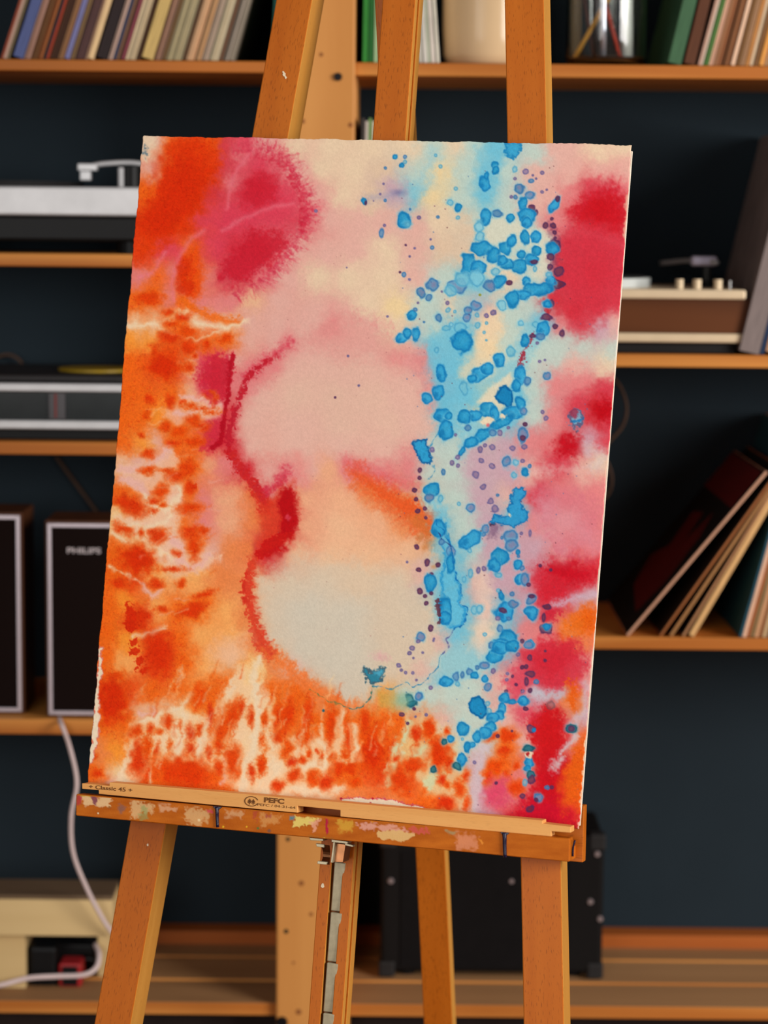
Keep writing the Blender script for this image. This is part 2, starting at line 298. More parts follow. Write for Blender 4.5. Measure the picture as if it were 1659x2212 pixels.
# leaning pack at the right end of the middle shelf
x0 = atY(1640, 758, YF).x
sleeve('ring_binder', x0, Z_R1, 12.5, .028, .31, (122,108,104), 'thick grey binder leaning right of the wooden record player', 'binder')
sleeve('ring_binder', x0+.0068, Z_R1, 12.2, .006, .31, (24,44,74), 'thin navy blue binder against the thick grey one', 'binder')
bk = sleeve('book', x0+.0335, Z_R1, 12, .025, .26, (176,132,100), 'tan book with two blue bands at the right frame edge', 'book')
for z in (.038, .062): box('cover_band', (-.0254, -.0006, z), (.0004, .05, z+.013), plain('blue_band', (54,84,112), .6), bk, 0, mw=MW[bk.name])
for i, (w, c) in enumerate((('brown', (110,70,50)), ('grey', (120,112,104)))): sleeve('record_sleeve', x0+.04+.006*i, Z_R1, 11.5, .0055, .30, c, '%s record sleeve right of the tan banded book' % w, 'record sleeve')
# fanned records, lower right shelf
FAN = [(1358,39,.0042,.300,(188,140,112),'black and red record sleeve lying lowest in the fan on the lower right shelf'), (1429,34,.0035,.29,(150,88,44),'orange brown record sleeve, second in the fan on the lower right shelf'),
       (1452,32.5,.0045,.27,(160,112,66),'tan record sleeve, third in the fan on the lower right shelf'), (1478,30,.0035,.24,(170,120,80),'rose tan record sleeve, fourth in the fan on the lower right shelf'), (1499,29,.0082,.222,(206,160,104),'thick cream record sleeve, fifth in the fan on the lower right shelf')]
for x, a, T, H, c, lab in FAN:
    o = sleeve('record_sleeve', atY(x, 1376, YF).x, Z_R2, a, T, H, c, lab, 'record sleeve', 'fanned records on the lower right shelf')
    if x == 1358:   # its dark printed front cover
        cov = box('cover', (-T-.0008, .0006, .002), (-T, .29, H-.002), plain('dark_cover', (24,20,18), .5), o, 0, mw=MW[o.name])
        bm = bmesh.new(); P = [(.05,.03),(.20,.05),(.25,.10),(.19,.13),(.22,.19),(.15,.20),(.12,.15),(.09,.21),(.05,.17),(.03,.09)]
        bm.faces.new([bm.verts.new((-T-.0011, y, z)) for y, z in P]); link('cover_print', mesh(bm, 'cover_print'), plain('red_print', (92,18,16), .5), o, MW[o.name])
        bm = bmesh.new(); P = [(.01,.23),(.29,.23),(.29,.295),(.01,.295)]; bm.faces.new([bm.verts.new((-T-.0011, y, z)) for y, z in P]); link('cover_print', mesh(bm, 'cover_print'), MATS['red_print'], o, MW[o.name])
    else: box('cover', (-T-.0006, .0006, .002), (-T, .29, H-.002), plain('dark_cover', (24,20,18), .5), o, 0, mw=MW[o.name])
xs = 1596
for i, (w, c, wd) in enumerate([(7,(28,70,84),'teal'), (9,(216,170,140),'pink beige'), (8,(150,84,44),'rust'), (9,(120,96,60),'olive brown'), (9,(190,140,100),'tan'), (8,(130,80,44),'brown'), (9,(180,150,110),'beige'), (10,(120,90,70),'umber'), (10,(150,120,90),'tan')]):
    xs += w; sleeve('record_sleeve', atY(xs, 1378, YF).x, Z_R2, 14-i*.25, w/1560*.95, .30, c, '%s record sleeve, %s of the upright row on the lower right shelf' % (wd, ordinal(i+1)), 'record sleeve', 'upright row on the lower right shelf')

# ------------------------------------------------------------------ pot and brush jar on the top shelf
c = atY(1052, 133, YF+.06); pot = thing('ceramic_pot', (c.x, YF+.078, Z_TOP), 'cream glazed ceramic pot standing on the top shelf between easel legs', 'pot')
GLAZE = plain('cream_glaze', (206,174,134), .16, var=.04, scale=8)
lathe('body', (c.x, YF+.078, Z_TOP), [(0,.0), (.048,.0), (.056,.004), (.0605,.016), (.062,.05), (.062,.15), (.058,.19), (.05,.205), (.05,.215), (.053,.222), (.05,.224), (.046,.215), (.046,.2), (.054,.18), (.057,.05), (.052,.012), (0,.008)], GLAZE, pot)
GL = bpy.data.materials.new('clear_glass'); GL.use_nodes = True; gb = GL.node_tree.nodes['Principled BSDF']; gb.inputs['Transmission Weight'].default_value = 1; gb.inputs['Roughness'].default_value = .02; gb.inputs['IOR'].default_value = 1.45; gb.inputs['Base Color'].default_value = (.93, .95, .92, 1)
j = atY(1308, 138, YF+.07); jar = thing('glass_jar', (j.x, YF+.07, Z_TOP), 'clear glass jar holding brushes and two glint rods on the top shelf', 'jar')
jz = Z_TOP
lathe('body', (j.x, YF+.07, jz), [(0,0), (.046,0), (.053,.004), (.0555,.012), (.0555,.20), (.05,.215), (.05,.235), (.047,.235), (.047,.215), (.0525,.2), (.0525,.014), (.05,.008), (0,.006)], GL, jar)
def stick(name, xb, xt, lab, cat, mat, r, dy0=0, dy1=0, tip=None):
    a = Vector((atY(xb, 120, YF+.07).x, YF+.07+dy0, jz+.012)); b = Vector((atY(xt, 0, YF+.07).x, YF+.07+dy1, jz+.10)); d = (b-a).normalized(); L = .26
    t = thing(name, a, lab, cat); tube('handle', [a, a+d*L*.5, a+d*L], r, mat, t, 8, 3, r*.8)
    if tip: tube('ferrule', [a+d*L, a+d*(L+.02)], r, STEEL, t, 8, 2); tube('bristles', [a+d*(L+.02), a+d*(L+.05)], r*1.1, tip, t, 8, 2, r*.3)
BR = plain('bristle', (90,60,36), .9)
stick('paintbrush', 1240, 1318, 'paintbrush with yellow wooden handle slanting across the glass jar', 'paintbrush', plain('yellow_lacquer', (210,150,50), .35), .0032, -.02, -.01, BR)
stick('paintbrush', 1335, 1298, 'paintbrush with red handle crossing the yellow one in the jar', 'paintbrush', plain('red_lacquer', (170,50,24), .35), .0028, -.026, -.022, BR)
stick('paintbrush', 1285, 1262, 'paintbrush with dark brown handle behind the yellow one in the jar', 'paintbrush', plain('brown_lacquer', (80,40,22), .35), .003, .02, .01, BR)
stick('silver_glint_rod', 1299, 1300, 'silver upright rod standing in for a window reflection in the jar', 'glint', plain('silver_glint', (220,220,236), .2, .7, var=.03), .0042, -.03, -.03)  # silvery rod stands in for a window reflection in the glass
stick('white_glint_rod', 1352, 1352, 'white upright rod standing in for a window reflection, right in the jar', 'scraper', plain('white_glint', (236,238,232), .25, var=.02), .0085, -.012, -.012)  # white rod imitates the bright vertical reflection on the jar

# ------------------------------------------------------------------ hi-fi, left bays
def disc(name, cx, cy, z, r, h, mat, parent, seg=48): return cyl(name, (cx, cy, z), r, h, mat, parent, seg=seg)
x1 = atY(336, 430, YF+.01).x; x0 = x1-.42
TT = thing('record_player', ((x0+x1)/2, YF+.15, Z_L1), 'silver fronted record player with black base on the upper left shelf', 'record player')
za, zb, zc = zz(150, 403, YF+.01), zz(150, 466, YF+.01), zz(150, 521, YF+.01)
box('plinth', (x0, YF+.01, zb), (x1, YF+.285, za), STEEL, TT, .003); box('base', (x0+.006, YF+.016, zc), (x1-.006, YF+.28, zb), BLACK, TT, .004)
for fx in (x0+.05, x1-.035):
    for fy in (YF+.05, YF+.25): disc('foot', fx, fy, Z_L1+.0003, .024, zc-Z_L1-.0003, BLACK, TT, 24)
disc('platter', x0+.16, YF+.15, za, .142, .008, plain('platter_rubber', (24,22,22), .7), TT); disc('spindle', x0+.16, YF+.15, za+.008, .0035, .012, STEEL, TT, 12)
hp = atY(192, 366, YF+.1); px_ = atY(282, 360, YF+.1)
disc('tonearm_pivot', px_.x, YF+.1, za, .016, .03, BLACK, TT, 20); cyl('tonearm_pivot', (px_.x-.012, YF+.085, za), .004, .028, STEEL, TT, seg=12)
tube('tonearm', [(hp.x, YF+.1, hp.z+.004), (hp.x+.02, YF+.1, hp.z+.008), (px_.x, YF+.1, hp.z+.010), (px_.x+.03, YF+.1, hp.z+.006)], .0035, STEEL, TT)
box('headshell', (hp.x-.015, YF+.09, hp.z-.002), (hp.x+.012, YF+.11, hp.z+.008), STEEL, TT); box('cartridge', (hp.x-.012, YF+.092, za+.010), (hp.x+.003, YF+.108, hp.z-.002), STEEL, TT)

x1 = atY(330, 880, YF+.01).x; x0 = x1-.43
RV = thing('hifi_receiver', ((x0+x1)/2, YF+.14, Z_L2), 'black receiver with two bright silver trim bars on the left shelf', 'receiver')
P_ = lambda y: zz(130, y, YF+.008)
box('case', (x0, YF+.012, P_(926)), (x1, YF+.28, P_(827)), plain('charcoal_case', (22,22,22), .4), RV, .002); box('base', (x0+.01, YF+.03, Z_L2+.0003), (x1-.01, YF+.27, P_(926)), BLACK, RV, .002)
for a, b in ((828, 846), (908, 927)): box('trim_bar', (x0, YF+.004, P_(b)), (x1, YF+.013, P_(a)), STEEL, RV, .002)
box('dial_window', (x0+.01, YF+.009, P_(907)), (x1-.01, YF+.0125, P_(847)), plain('smoked_glass', (34,37,37), .12), RV, .0005)
xa, xb = atY(104, 880, YF).x, atY(140, 880, YF).x; box('dial_pointer', (xa, YF+.006, P_(905)), (xb, YF+.009, P_(848)), plain('dial_grey', (66,62,64), .25), RV, .0005)
xm = atY(119, 880, YF).x; box('pointer_needle', (xm-.0012, YF+.0045, P_(902)), (xm+.0012, YF+.006, P_(850)), plain('needle_red', (120,36,30), .4), RV, 0)
box('lid', (x0, YF+.02, P_(827)), (x1, YF+.28, P_(812)), plain('lid_black', (38,34,34), .5), RV, .004)
xy = atY(210, 810, YF+.13).x
rec = cyl('vinyl_record', (xy, YF+.13, P_(812)+.0003), .055, .0035, plain('yellow_vinyl', (150,120,24), .45), seg=48); tag(rec, 'yellow round disc lying flat on the black receiver', 'disc')

SPK = plain('speaker_grille', (24,15,13), .95, spec=.05, bump=.5, scale=1200); CASE = wood('speaker_veneer', (66,36,20), (88,50,28), 'Z', .45, 12, 0, 0); TRIM = plain('silver_trim', (196,184,190), .3, .55, var=.03)
def speaker(cx0, y0, cx1, y1, Y, label, badge):
    a = atY(cx0, (y0+y1)/2, Y).x; b = atY(cx1, (y0+y1)/2, Y).x; zt = zz((cx0+cx1)/2, y0, Y); z0 = Z_L3+.0003
    t = thing('bookshelf_speaker', ((a+b)/2, Y+.05, z0), label, 'speaker', 'pair of walnut speakers')
    box('cabinet', (a, Y+.004, z0), (b, Y+.105, zt), CASE, t, .001)
    e = .0035; w = .0058; bm = bmesh.new()
    for q in ((a+e, z0+e, a+e+w, zt-e), (b-e-w, z0+e, b-e, zt-e), (a+e+w, zt-e-w, b-e-w, zt-e), (a+e+w, z0+e, b-e-w, z0+e+w)): boxbm(q[0]-a, 0, q[1]-z0, q[2]-a, .006, q[3]-z0, .0008, bm)
    link('trim_frame', mesh(bm, 'trim_frame'), TRIM, t, Matrix.Translation((a, Y, z0)))
    gr = box('grille', (a+e+w, Y+.002, z0+e+w), (b-e-w, Y+.006, zt-e-w), SPK, t, 0)
    if badge:
        p = atY(181, 1190, Y+.002); text('lettering', 'PHILIPS', Vector((p.x, Y+.0018, p.z)), Vector((1, 0, 0)), Vector((0, 0, 1)), .0078, plain('badge_silver', (176,164,164), .4, .3), gr, .0002, .0003, 1.35)
    return t
speaker(98, 1126, 342, 1548, YF+.012, 'walnut speaker with silver frame and lettered badge, half behind the painting', True)
speaker(-190, 1107, 50, 1552, YF+.03, 'walnut speaker with silver frame at the left edge of the picture', False)

# ------------------------------------------------------------------ record player, right bay
xr = atY(1623, 690, YF+.012).x; xl = xr-.40; q = lambda y: zz(1480, y, YF+.012)
TW = thing('record_player', ((xl+xr)/2, YF+.15, Z_R1), 'walnut record player with cream top plate on the middle right shelf', 'record player')
box('base', (xl+.015, YF+.02, Z_R1+.0003), (xr-.02, YF+.27, q(741)), plain('base_black', (20,16,15), .6), TW, .002); box('lower_trim', (xl, YF+.008, q(740)), (xr-.001, YF+.285, q(720)), CREAMP, TW, .003)
box('plinth', (xl, YF+.012, q(720)), (xr, YF+.285, q(646)), WALNUT, TW, .0015); box('top_plate', (xl-.004, YF+.006, q(646)), (xr-.009, YF+.27, q(625)), CREAMP, TW, .003)
zp = q(625)
pcx = atY(1404, 610, YF+.15).x-.135
disc('platter', pcx, YF+.15, zp, .135, .013, plain('platter_chrome', (236,240,236), .2, .35, var=.03), TW); disc('platter_mat', pcx, YF+.15, zp+.013, .125, .003, plain('mat_black', (24,24,24), .8), TW)
for x, r in ((1468, .0055), (1506, .006), (1551, .006)): cyl('control_knob', (atY(x, 612, YF+.03).x, YF+.03, zp), r, .0135, CREAMP, TW, seg=20)
cyl('lift_pin', (atY(1577, 612, YF+.03).x, YF+.03, zp), .0015, .012, STEEL, TW, seg=10)
tp = atY(1528, 570, YF+.12); cyl('tonearm_post', (tp.x, YF+.12, zp), .0055, tp.z-zp, plain('post_grey', (60,60,58), .4, .5), TW, seg=16); cyl('tonearm_base', (tp.x, YF+.12, zp), .02, .01, BLACK, TW)
tube('tonearm', [(tp.x+.012, YF+.10, tp.z+.002), (tp.x, YF+.12, tp.z+.004), (tp.x-.02, YF+.2, tp.z+.003), (tp.x-.05, YF+.255, tp.z-.002)], .0035, STEEL, TW)
box('counterweight', (tp.x-.024, YF+.108, tp.z-.003), (tp.x+.013, YF+.13, tp.z+.011), plain('weight_silver', (206,196,214), .3, .4), TW, .004)

# ------------------------------------------------------------------ case, crate and clutter on the bottom shelf
YA = YF+.108
ax0, ax1 = atY(822, 1960, YA).x, atY(1303, 1960, YA).x; az1 = zz(1060, 1803, YA)
AM = thing('equipment_case', ((ax0+ax1)/2, YA+.08, Z_BOT), 'black box-shaped equipment case with metal studs on the bottom shelf', 'case')
CASEB = plain('case_black', (18,15,14), .7, spec=.1, var=.1, scale=300, bump=.25)
box('body', (ax0, YA, Z_BOT+.012), (ax1, YA+.145, az1), CASEB, AM, .006)
for sx in (ax0+.03, ax1-.05):
    for sy in (YA+.03, YA+.11): cyl('foot', (sx+.01, sy, Z_BOT+.0026), .013, .0096, BLACK, AM, seg=16)
for x, y in ((844, 1903), (1275, 1948), (1105, 1903), (1290, 1845), (1296, 1985)):
    p = atY(x, y, YA); cyl('stud', (p.x, YA, p.z), .0046, .003, plain('stud_steel', (176,160,160), .3, .6), AM, seg=14, r1=.003, mw=Matrix.Rotation(math.pi/2, 4, 'X'))
for x in (ax0, ax1):
    for z in (Z_BOT+.006, az1):
        s = 1 if x == ax0 else -1; u = 1 if z < az1 else -1
        box('corner_cap', (x-s*.002, YA-.002, z-u*.002), (x+s*.022, YA+.022, z+u*.022), plain('corner_grey', (32,29,28), .6), AM, .003)
box('front_panel', (ax0+.03, YA-.002, Z_BOT+.02), (ax1-.05, YA, az1-.025), plain('panel_black', (15,12,12), .8, spec=.1), AM, 0)
tube('carry_handle', [((ax0+ax1)/2-.06, YA+.07, az1), ((ax0+ax1)/2-.05, YA+.07, az1+.014), ((ax0+ax1)/2+.05, YA+.07, az1+.014), ((ax0+ax1)/2+.06, YA+.07, az1)], .006, BLACK, AM)

YC = YF+.04
k0, k1 = atY(-190, 1980, YC).x, atY(243, 1980, YC).x
KR = thing('wooden_crate', ((k0+k1)/2, YC+.1, Z_BOT), 'small pale plywood crate turned over beside the easel leg', 'crate')
zt, zm = zz(120, 1944, YC), zz(120, 2022, YC)
box('front_board', (k0, YC, zm), (k1, YC+.012, zt), CRATEW, KR, .001); box('top_board', (k0, YC+.002, zt), (k1, YC+.085, zt+.006), wood('crate_lid', (84,66,50), (112,90,68), 'X', .8, 12, 0, 0), KR, .001)
box('side_board', (k0, YC+.012, Z_BOT+.0003), (k0+.012, YC+.085, zt), CRATEW, KR, .001); box('side_board', (k1-.012, YC+.012, zm), (k1, YC+.085, zt), CRATEW, KR, .001)
xa, xb = atY(-10, 2070, YC).x, atY(52, 2070, YC).x; box('inner_post', (xa, YC+.012, Z_BOT+.0003), (xb, YC+.07, zt), CRATEW, KR, .001); box('inner_post', (k1-.03, YC+.065, Z_BOT+.0003), (k1-.012, YC+.085, zt), CRATEW, KR, .001)
def pile(name, x0, y0, x1, y1, Y, D, mat, label, cat, bev=.006):
    a, b = atY(x0, y1, Y).x, atY(x1, y1, Y).x; zt_ = zz((x0+x1)/2, y0, Y); t = thing(name, ((a+b)/2, Y+D/2, Z_BOT), label, cat)
    box('housing', (a, Y, Z_BOT+.0003), (b, Y+D, zt_), mat, t, bev); return t, a, b, zt_
t, a, b, z_ = pile('power_adapter', 62, 2046, 122, 2102, YC+.02, .04, BLACK, 'black power adapter under the plywood crate', 'adapter')
tube('lead', [(b, YC+.04, Z_BOT+.02), (b+.02, YC+.05, Z_BOT+.026), (b+.04, YC+.06, Z_BOT+.03), (b+.055, YC+.07, Z_BOT+.02)], .003, BLACK, t)
t, a, b, z_ = pile('plug_box', 126, 2082, 176, 2101, YC+.018, .04, plain('red_plastic', (150,30,32), .4), 'red plastic plug box under the plywood crate', 'plug', .004)
box('socket', (a+.006, YC+.0165, Z_BOT+.004), (b-.006, YC+.018, z_-.004), BLACK, t, 0)
t, a, b, z_ = pile('power_strip', 60, 2040, 205, 2075, YC+.095, .05, plain('strip_black', (26,24,24), .5), 'long black power strip at the back under the crate', 'power strip', .004)
for i in range(4): box('socket', (a+.008+i*.022, YC+.0935, Z_BOT+.008), (a+.024+i*.022, YC+.095, Z_BOT+.024), BLACK, t, 0)
CW = plain('white_cable', (206,184,180), .5, var=.05); CB = plain('brown_cable', (76,54,40), .6)
def cable(name, P, Y, r, mat, label):
    Ys = Y if isinstance(Y, (list, tuple)) else [Y]*len(P)
    return tag(tube(name, [atY(x, y, yy) for (x, y), yy in zip(P, Ys)], r, mat), label, 'cable')
cable('power_cable', [(120,1530),(131,1560),(150,1612),(166,1690),(154,1762),(158,1842),(188,1920),(222,1985),(246,2020)], [YF+.16,YF-.008,YF-.012,YF-.012,YF-.01,YF,YF+.01,YF+.02,YF+.03], .0034, CW, 'white cable hanging from the speaker shelf down past the crate')
cable('power_cable', [(206,2040),(214,2062),(208,2090),(180,2106),(120,2109),(60,2113),(0,2128),(-60,2136)], [YF+.10,YF+.075,YF+.062,YF+.055,YF+.05,YF+.04,YF+.025,YF+.02], .0038, CW, 'white cable lying on the planks in front of the crate')
cable('speaker_wire', [(120,985),(150,1026),(190,1080),(232,1138)], YF+SD-.004, .0028, CB, 'thin brown wire slanting down the wall above the speaker')
cable('speaker_wire', [(-30,800),(-12,776),(15,766),(40,776),(55,800)], YF+SD-.01, .0022, CB, 'brown wire loop on the wall behind the black receiver')
cable('speaker_wire', [(1310,800),(1340,835),(1354,880),(1345,920),(1318,952),(1295,975)], YF+.20, .0022, CB, 'brown wire loop beside the right edge of the painting, upper one')
cable('speaker_wire', [(1295,975),(1312,1000),(1322,1030),(1318,1060),(1300,1085)], YF+.21, .0022, CB, 'brown wire loop beside the right edge of the painting, lower one')

# ------------------------------------------------------------------ easel
def mid(l, r, y, n): return (on(l, y, n)+on(r, y, n))/2
BK = -PN
base = on(700, 2212, -.05); EZ = thing('studio_easel', (base.x, base.y, 0), 'varnished beech A-frame easel holding the watercolour painting', 'easel')
def extend(pa, pb, ztop, zbot=0.):
    d = pb-pa; return pa+d*((ztop-pa.z)/d.z), pa+d*((zbot-pa.z)/d.z)
NL = -.034
def leg(name, l0, r0, l1, r1, depth):
    a, b = mid(l0, r0, 0, NL), mid(l1, r1, 2212, NL); t, f = extend(a, b, 2.02)
    z = (b-a).normalized(); w = ((on(r0, 0, NL)-on(l0, 0, NL))+(on(r1, 2212, NL)-on(l1, 2212, NL)))/2; w = (w-z*w.dot(z)).length
    return beam(name, f, t, w, depth, BK, BEECH, EZ)
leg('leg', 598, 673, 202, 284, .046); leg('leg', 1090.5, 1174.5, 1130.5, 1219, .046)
# mast: solid slider above, two rails with a steel ratchet below
a, b = mid(823, 901, 0, NL), mid(660, 744, 2212, NL); mz = (a-b).normalized(); mt, mf = extend(a, b, 2.05); mw_ = .0385
mmid = on((b.x, b.z) and 760, 900, NL); mm = b+mz*((mmid-b).dot(mz))
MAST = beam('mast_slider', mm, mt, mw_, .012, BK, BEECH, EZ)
rail_w = .0135; mx = BK.cross(mz).normalized()
if mx.dot(EU) < 0: mx = -mx
def off(p, dx, dn=0.): return p+mx*dx+PN*dn
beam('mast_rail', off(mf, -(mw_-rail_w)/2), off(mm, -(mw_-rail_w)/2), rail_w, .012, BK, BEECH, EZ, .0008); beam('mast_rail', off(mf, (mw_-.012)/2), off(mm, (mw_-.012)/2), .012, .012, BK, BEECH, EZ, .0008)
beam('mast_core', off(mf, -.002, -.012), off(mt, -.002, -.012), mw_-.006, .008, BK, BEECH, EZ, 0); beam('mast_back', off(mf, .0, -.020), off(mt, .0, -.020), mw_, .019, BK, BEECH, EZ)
# ratchet teeth
for i in range(-1, 8):
    y = 1862+i*109; t = beam('ratchet_tooth', on(719-(y-1862)*.075, y+106, NL-.003), on(719-(y-1862)*.075+8, y, NL+.0008), .0132, .006, BK, ZINC, EZ, .0012, off=.004)
# back strut
pa, pb = mid(893, 966, 1845, -.36), mid(912, 981, 2212, -.425); t_, f_ = extend(pa, pb, 1.98)
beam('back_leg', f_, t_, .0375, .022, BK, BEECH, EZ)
tl, tr = on(560, -180, NL-.031), on(1160, -180, NL-.031); beam('top_rail', on(575, -420, NL-.0405), on(1145, -405, NL-.0405), .05, .02, BK, BEECHX, EZ)
SPECK = plain('paint_speck', (226,208,176), .6)
for x, y, r, n in ((614,161,3.2,NL+.0002), (617,167,2.2,NL+.0002), (697,1913,3.6,NL+.0002), (319,1825,2,NL+.0002), (612,156,2,NL+.0002)):
    prism('paint_speck', [(x+r*math.cos(a_)*(1+.25*math.sin(3*a_+x)), y+1.3*r*math.sin(a_)*(1+.2*math.cos(2*a_+y))) for a_ in (2*math.pi*k_/9 for k_ in range(9))], n+.0003, .0003, SPECK, EZ, 0)
# tray: front bar with smears, floor strip, back board
NB = .034
bar = [(164,1715),(1231,1811),(1230,1862),(163,1762)]
bar_o = prism('tray_front_bar', bar, NB, .022, BEECHX, EZ, .0016)
prism('tray_floor', [(190,1736),(1236,1830),(1236,1858),(190,1762)], .012, .028, BEECHX, EZ)
prism('tray_back_board', [(480,1676),(1262,1740),(1259,1863),(480,1790)], -.012, .020, BEECHX, EZ)
# clip that locks the tray on the ratchet
def clip(name, quad, n, d, mat, bev=.0004): return prism(name, quad, n, d, mat, EZ, bev)
clip('clip_flange', [(668,1809),(698,1812),(698,1817),(670,1815)], .022, .02, ZINC); clip('clip_flange', [(716,1813),(752,1818),(750,1823),(716,1819)], .022, .02, ZINC); clip('clip_flange', [(745,1821),(763,1826),(762,1830),(745,1826)], .016, .01, ZINC)
clip('clip_body', [(718,1820),(747,1824),(741,1863),(718,1862)], .006, .026, BRASS); clip('clip_strap', [(720,1818),(724,1818),(718,1864),(714,1863)], .014, .012, ZINC)
lf = [on(x, y, .010) for x, y in ((690,1822),(694,1834),(690,1848),(688,1866))]
bm = bmesh.new(); v0 = None
for i in range(9):
    t = i/8; x = 692+ (6*math.sin(math.pi*t)) ; y = 1824+42*t; p = on(x, y, .012-.008*math.sin(math.pi*t)); p2 = on(712+1.5*math.sin(math.pi*t), y+2, .012-.008*math.sin(math.pi*t)); vs = (bm.verts.new(p-base), bm.verts.new(p2-base))
    if v0: bm.faces.new((v0[0], v0[1], vs[1], vs[0]))
    v0 = vs
bmesh.ops.solidify(bm, geom=bm.faces[:], thickness=.0012); link('clip_spring', mesh(bm, 'clip_spring'), BRASS, EZ, Matrix.Translation(base))
clip('clip_tab', [(682,1822),(700,1824),(700,1831),(684,1829)], .014, .004, ZINC); clip('clip_tab', [(686,1860),(707,1862),(705,1868),(685,1866)], .014, .006, ZINC)
# dried paint: smears in the face, thick drips standing proud
def grid_mesh(name, X, Y, Z):
    ny, nx = X.shape; me = bpy.data.meshes.new(name); n = nx*ny; me.vertices.add(n)
    me.vertices.foreach_set('co', np.stack([X, Y, Z], -1).reshape(-1).astype(np.float32))
    i = np.arange(n).reshape(ny, nx); q = np.stack([i[:-1, :-1], i[1:, :-1], i[1:, 1:], i[:-1, 1:]], -1).reshape(-1, 4)
    return me, q
def set_faces(me, q):
    m = len(q); me.loops.add(m*4); me.loops.foreach_set('vertex_index', q.reshape(-1).astype(np.int32)); me.polygons.add(m)
    me.polygons.foreach_set('loop_start', np.arange(0, m*4, 4, dtype=np.int32)); me.polygons.foreach_set('loop_total', np.full(m, 4, dtype=np.int32)); me.update(calc_edges=True); me.validate()
def set_col(me, rgb255, alpha):
    c = rgb255/255.; L = np.where(c <= .04045, c/12.92, ((c+.055)/1.055)**2.4); A = np.concatenate([L, alpha[..., None]], -1).reshape(-1)
    at = me.color_attributes.new('pigment', 'FLOAT_COLOR', 'POINT'); at.data.foreach_set('color', A.astype(np.float32))
# ------------------------------------------------------------------ watercolour
# the pigment is laid down stroke by stroke on the sheet; positions are given in
# photo pixels and carried onto the paper by the sheet's own homography
def vnoise(x, y, s, seed):
    rs = np.random.RandomState(seed); L = rs.rand(256, 256)*2-1
    x = x/s+1000.37; y = y/s+1000.71
    xi = np.floor(x).astype(np.int64); yi = np.floor(y).astype(np.int64)
    fx = x-xi; fy = y-yi
    fx = fx*fx*(3-2*fx); fy = fy*fy*(3-2*fy)
    x0 = xi & 255; x1 = (xi+1) & 255; y0 = yi & 255; y1 = (yi+1) & 255
    return (L[y0, x0]*(1-fx)+L[y0, x1]*fx)*(1-fy)+(L[y1, x0]*(1-fx)+L[y1, x1]*fx)*fy
def sstep(a, b, d):
    t = np.clip((d-a)/(b-a), 0, 1); return t*t*(3-2*t)

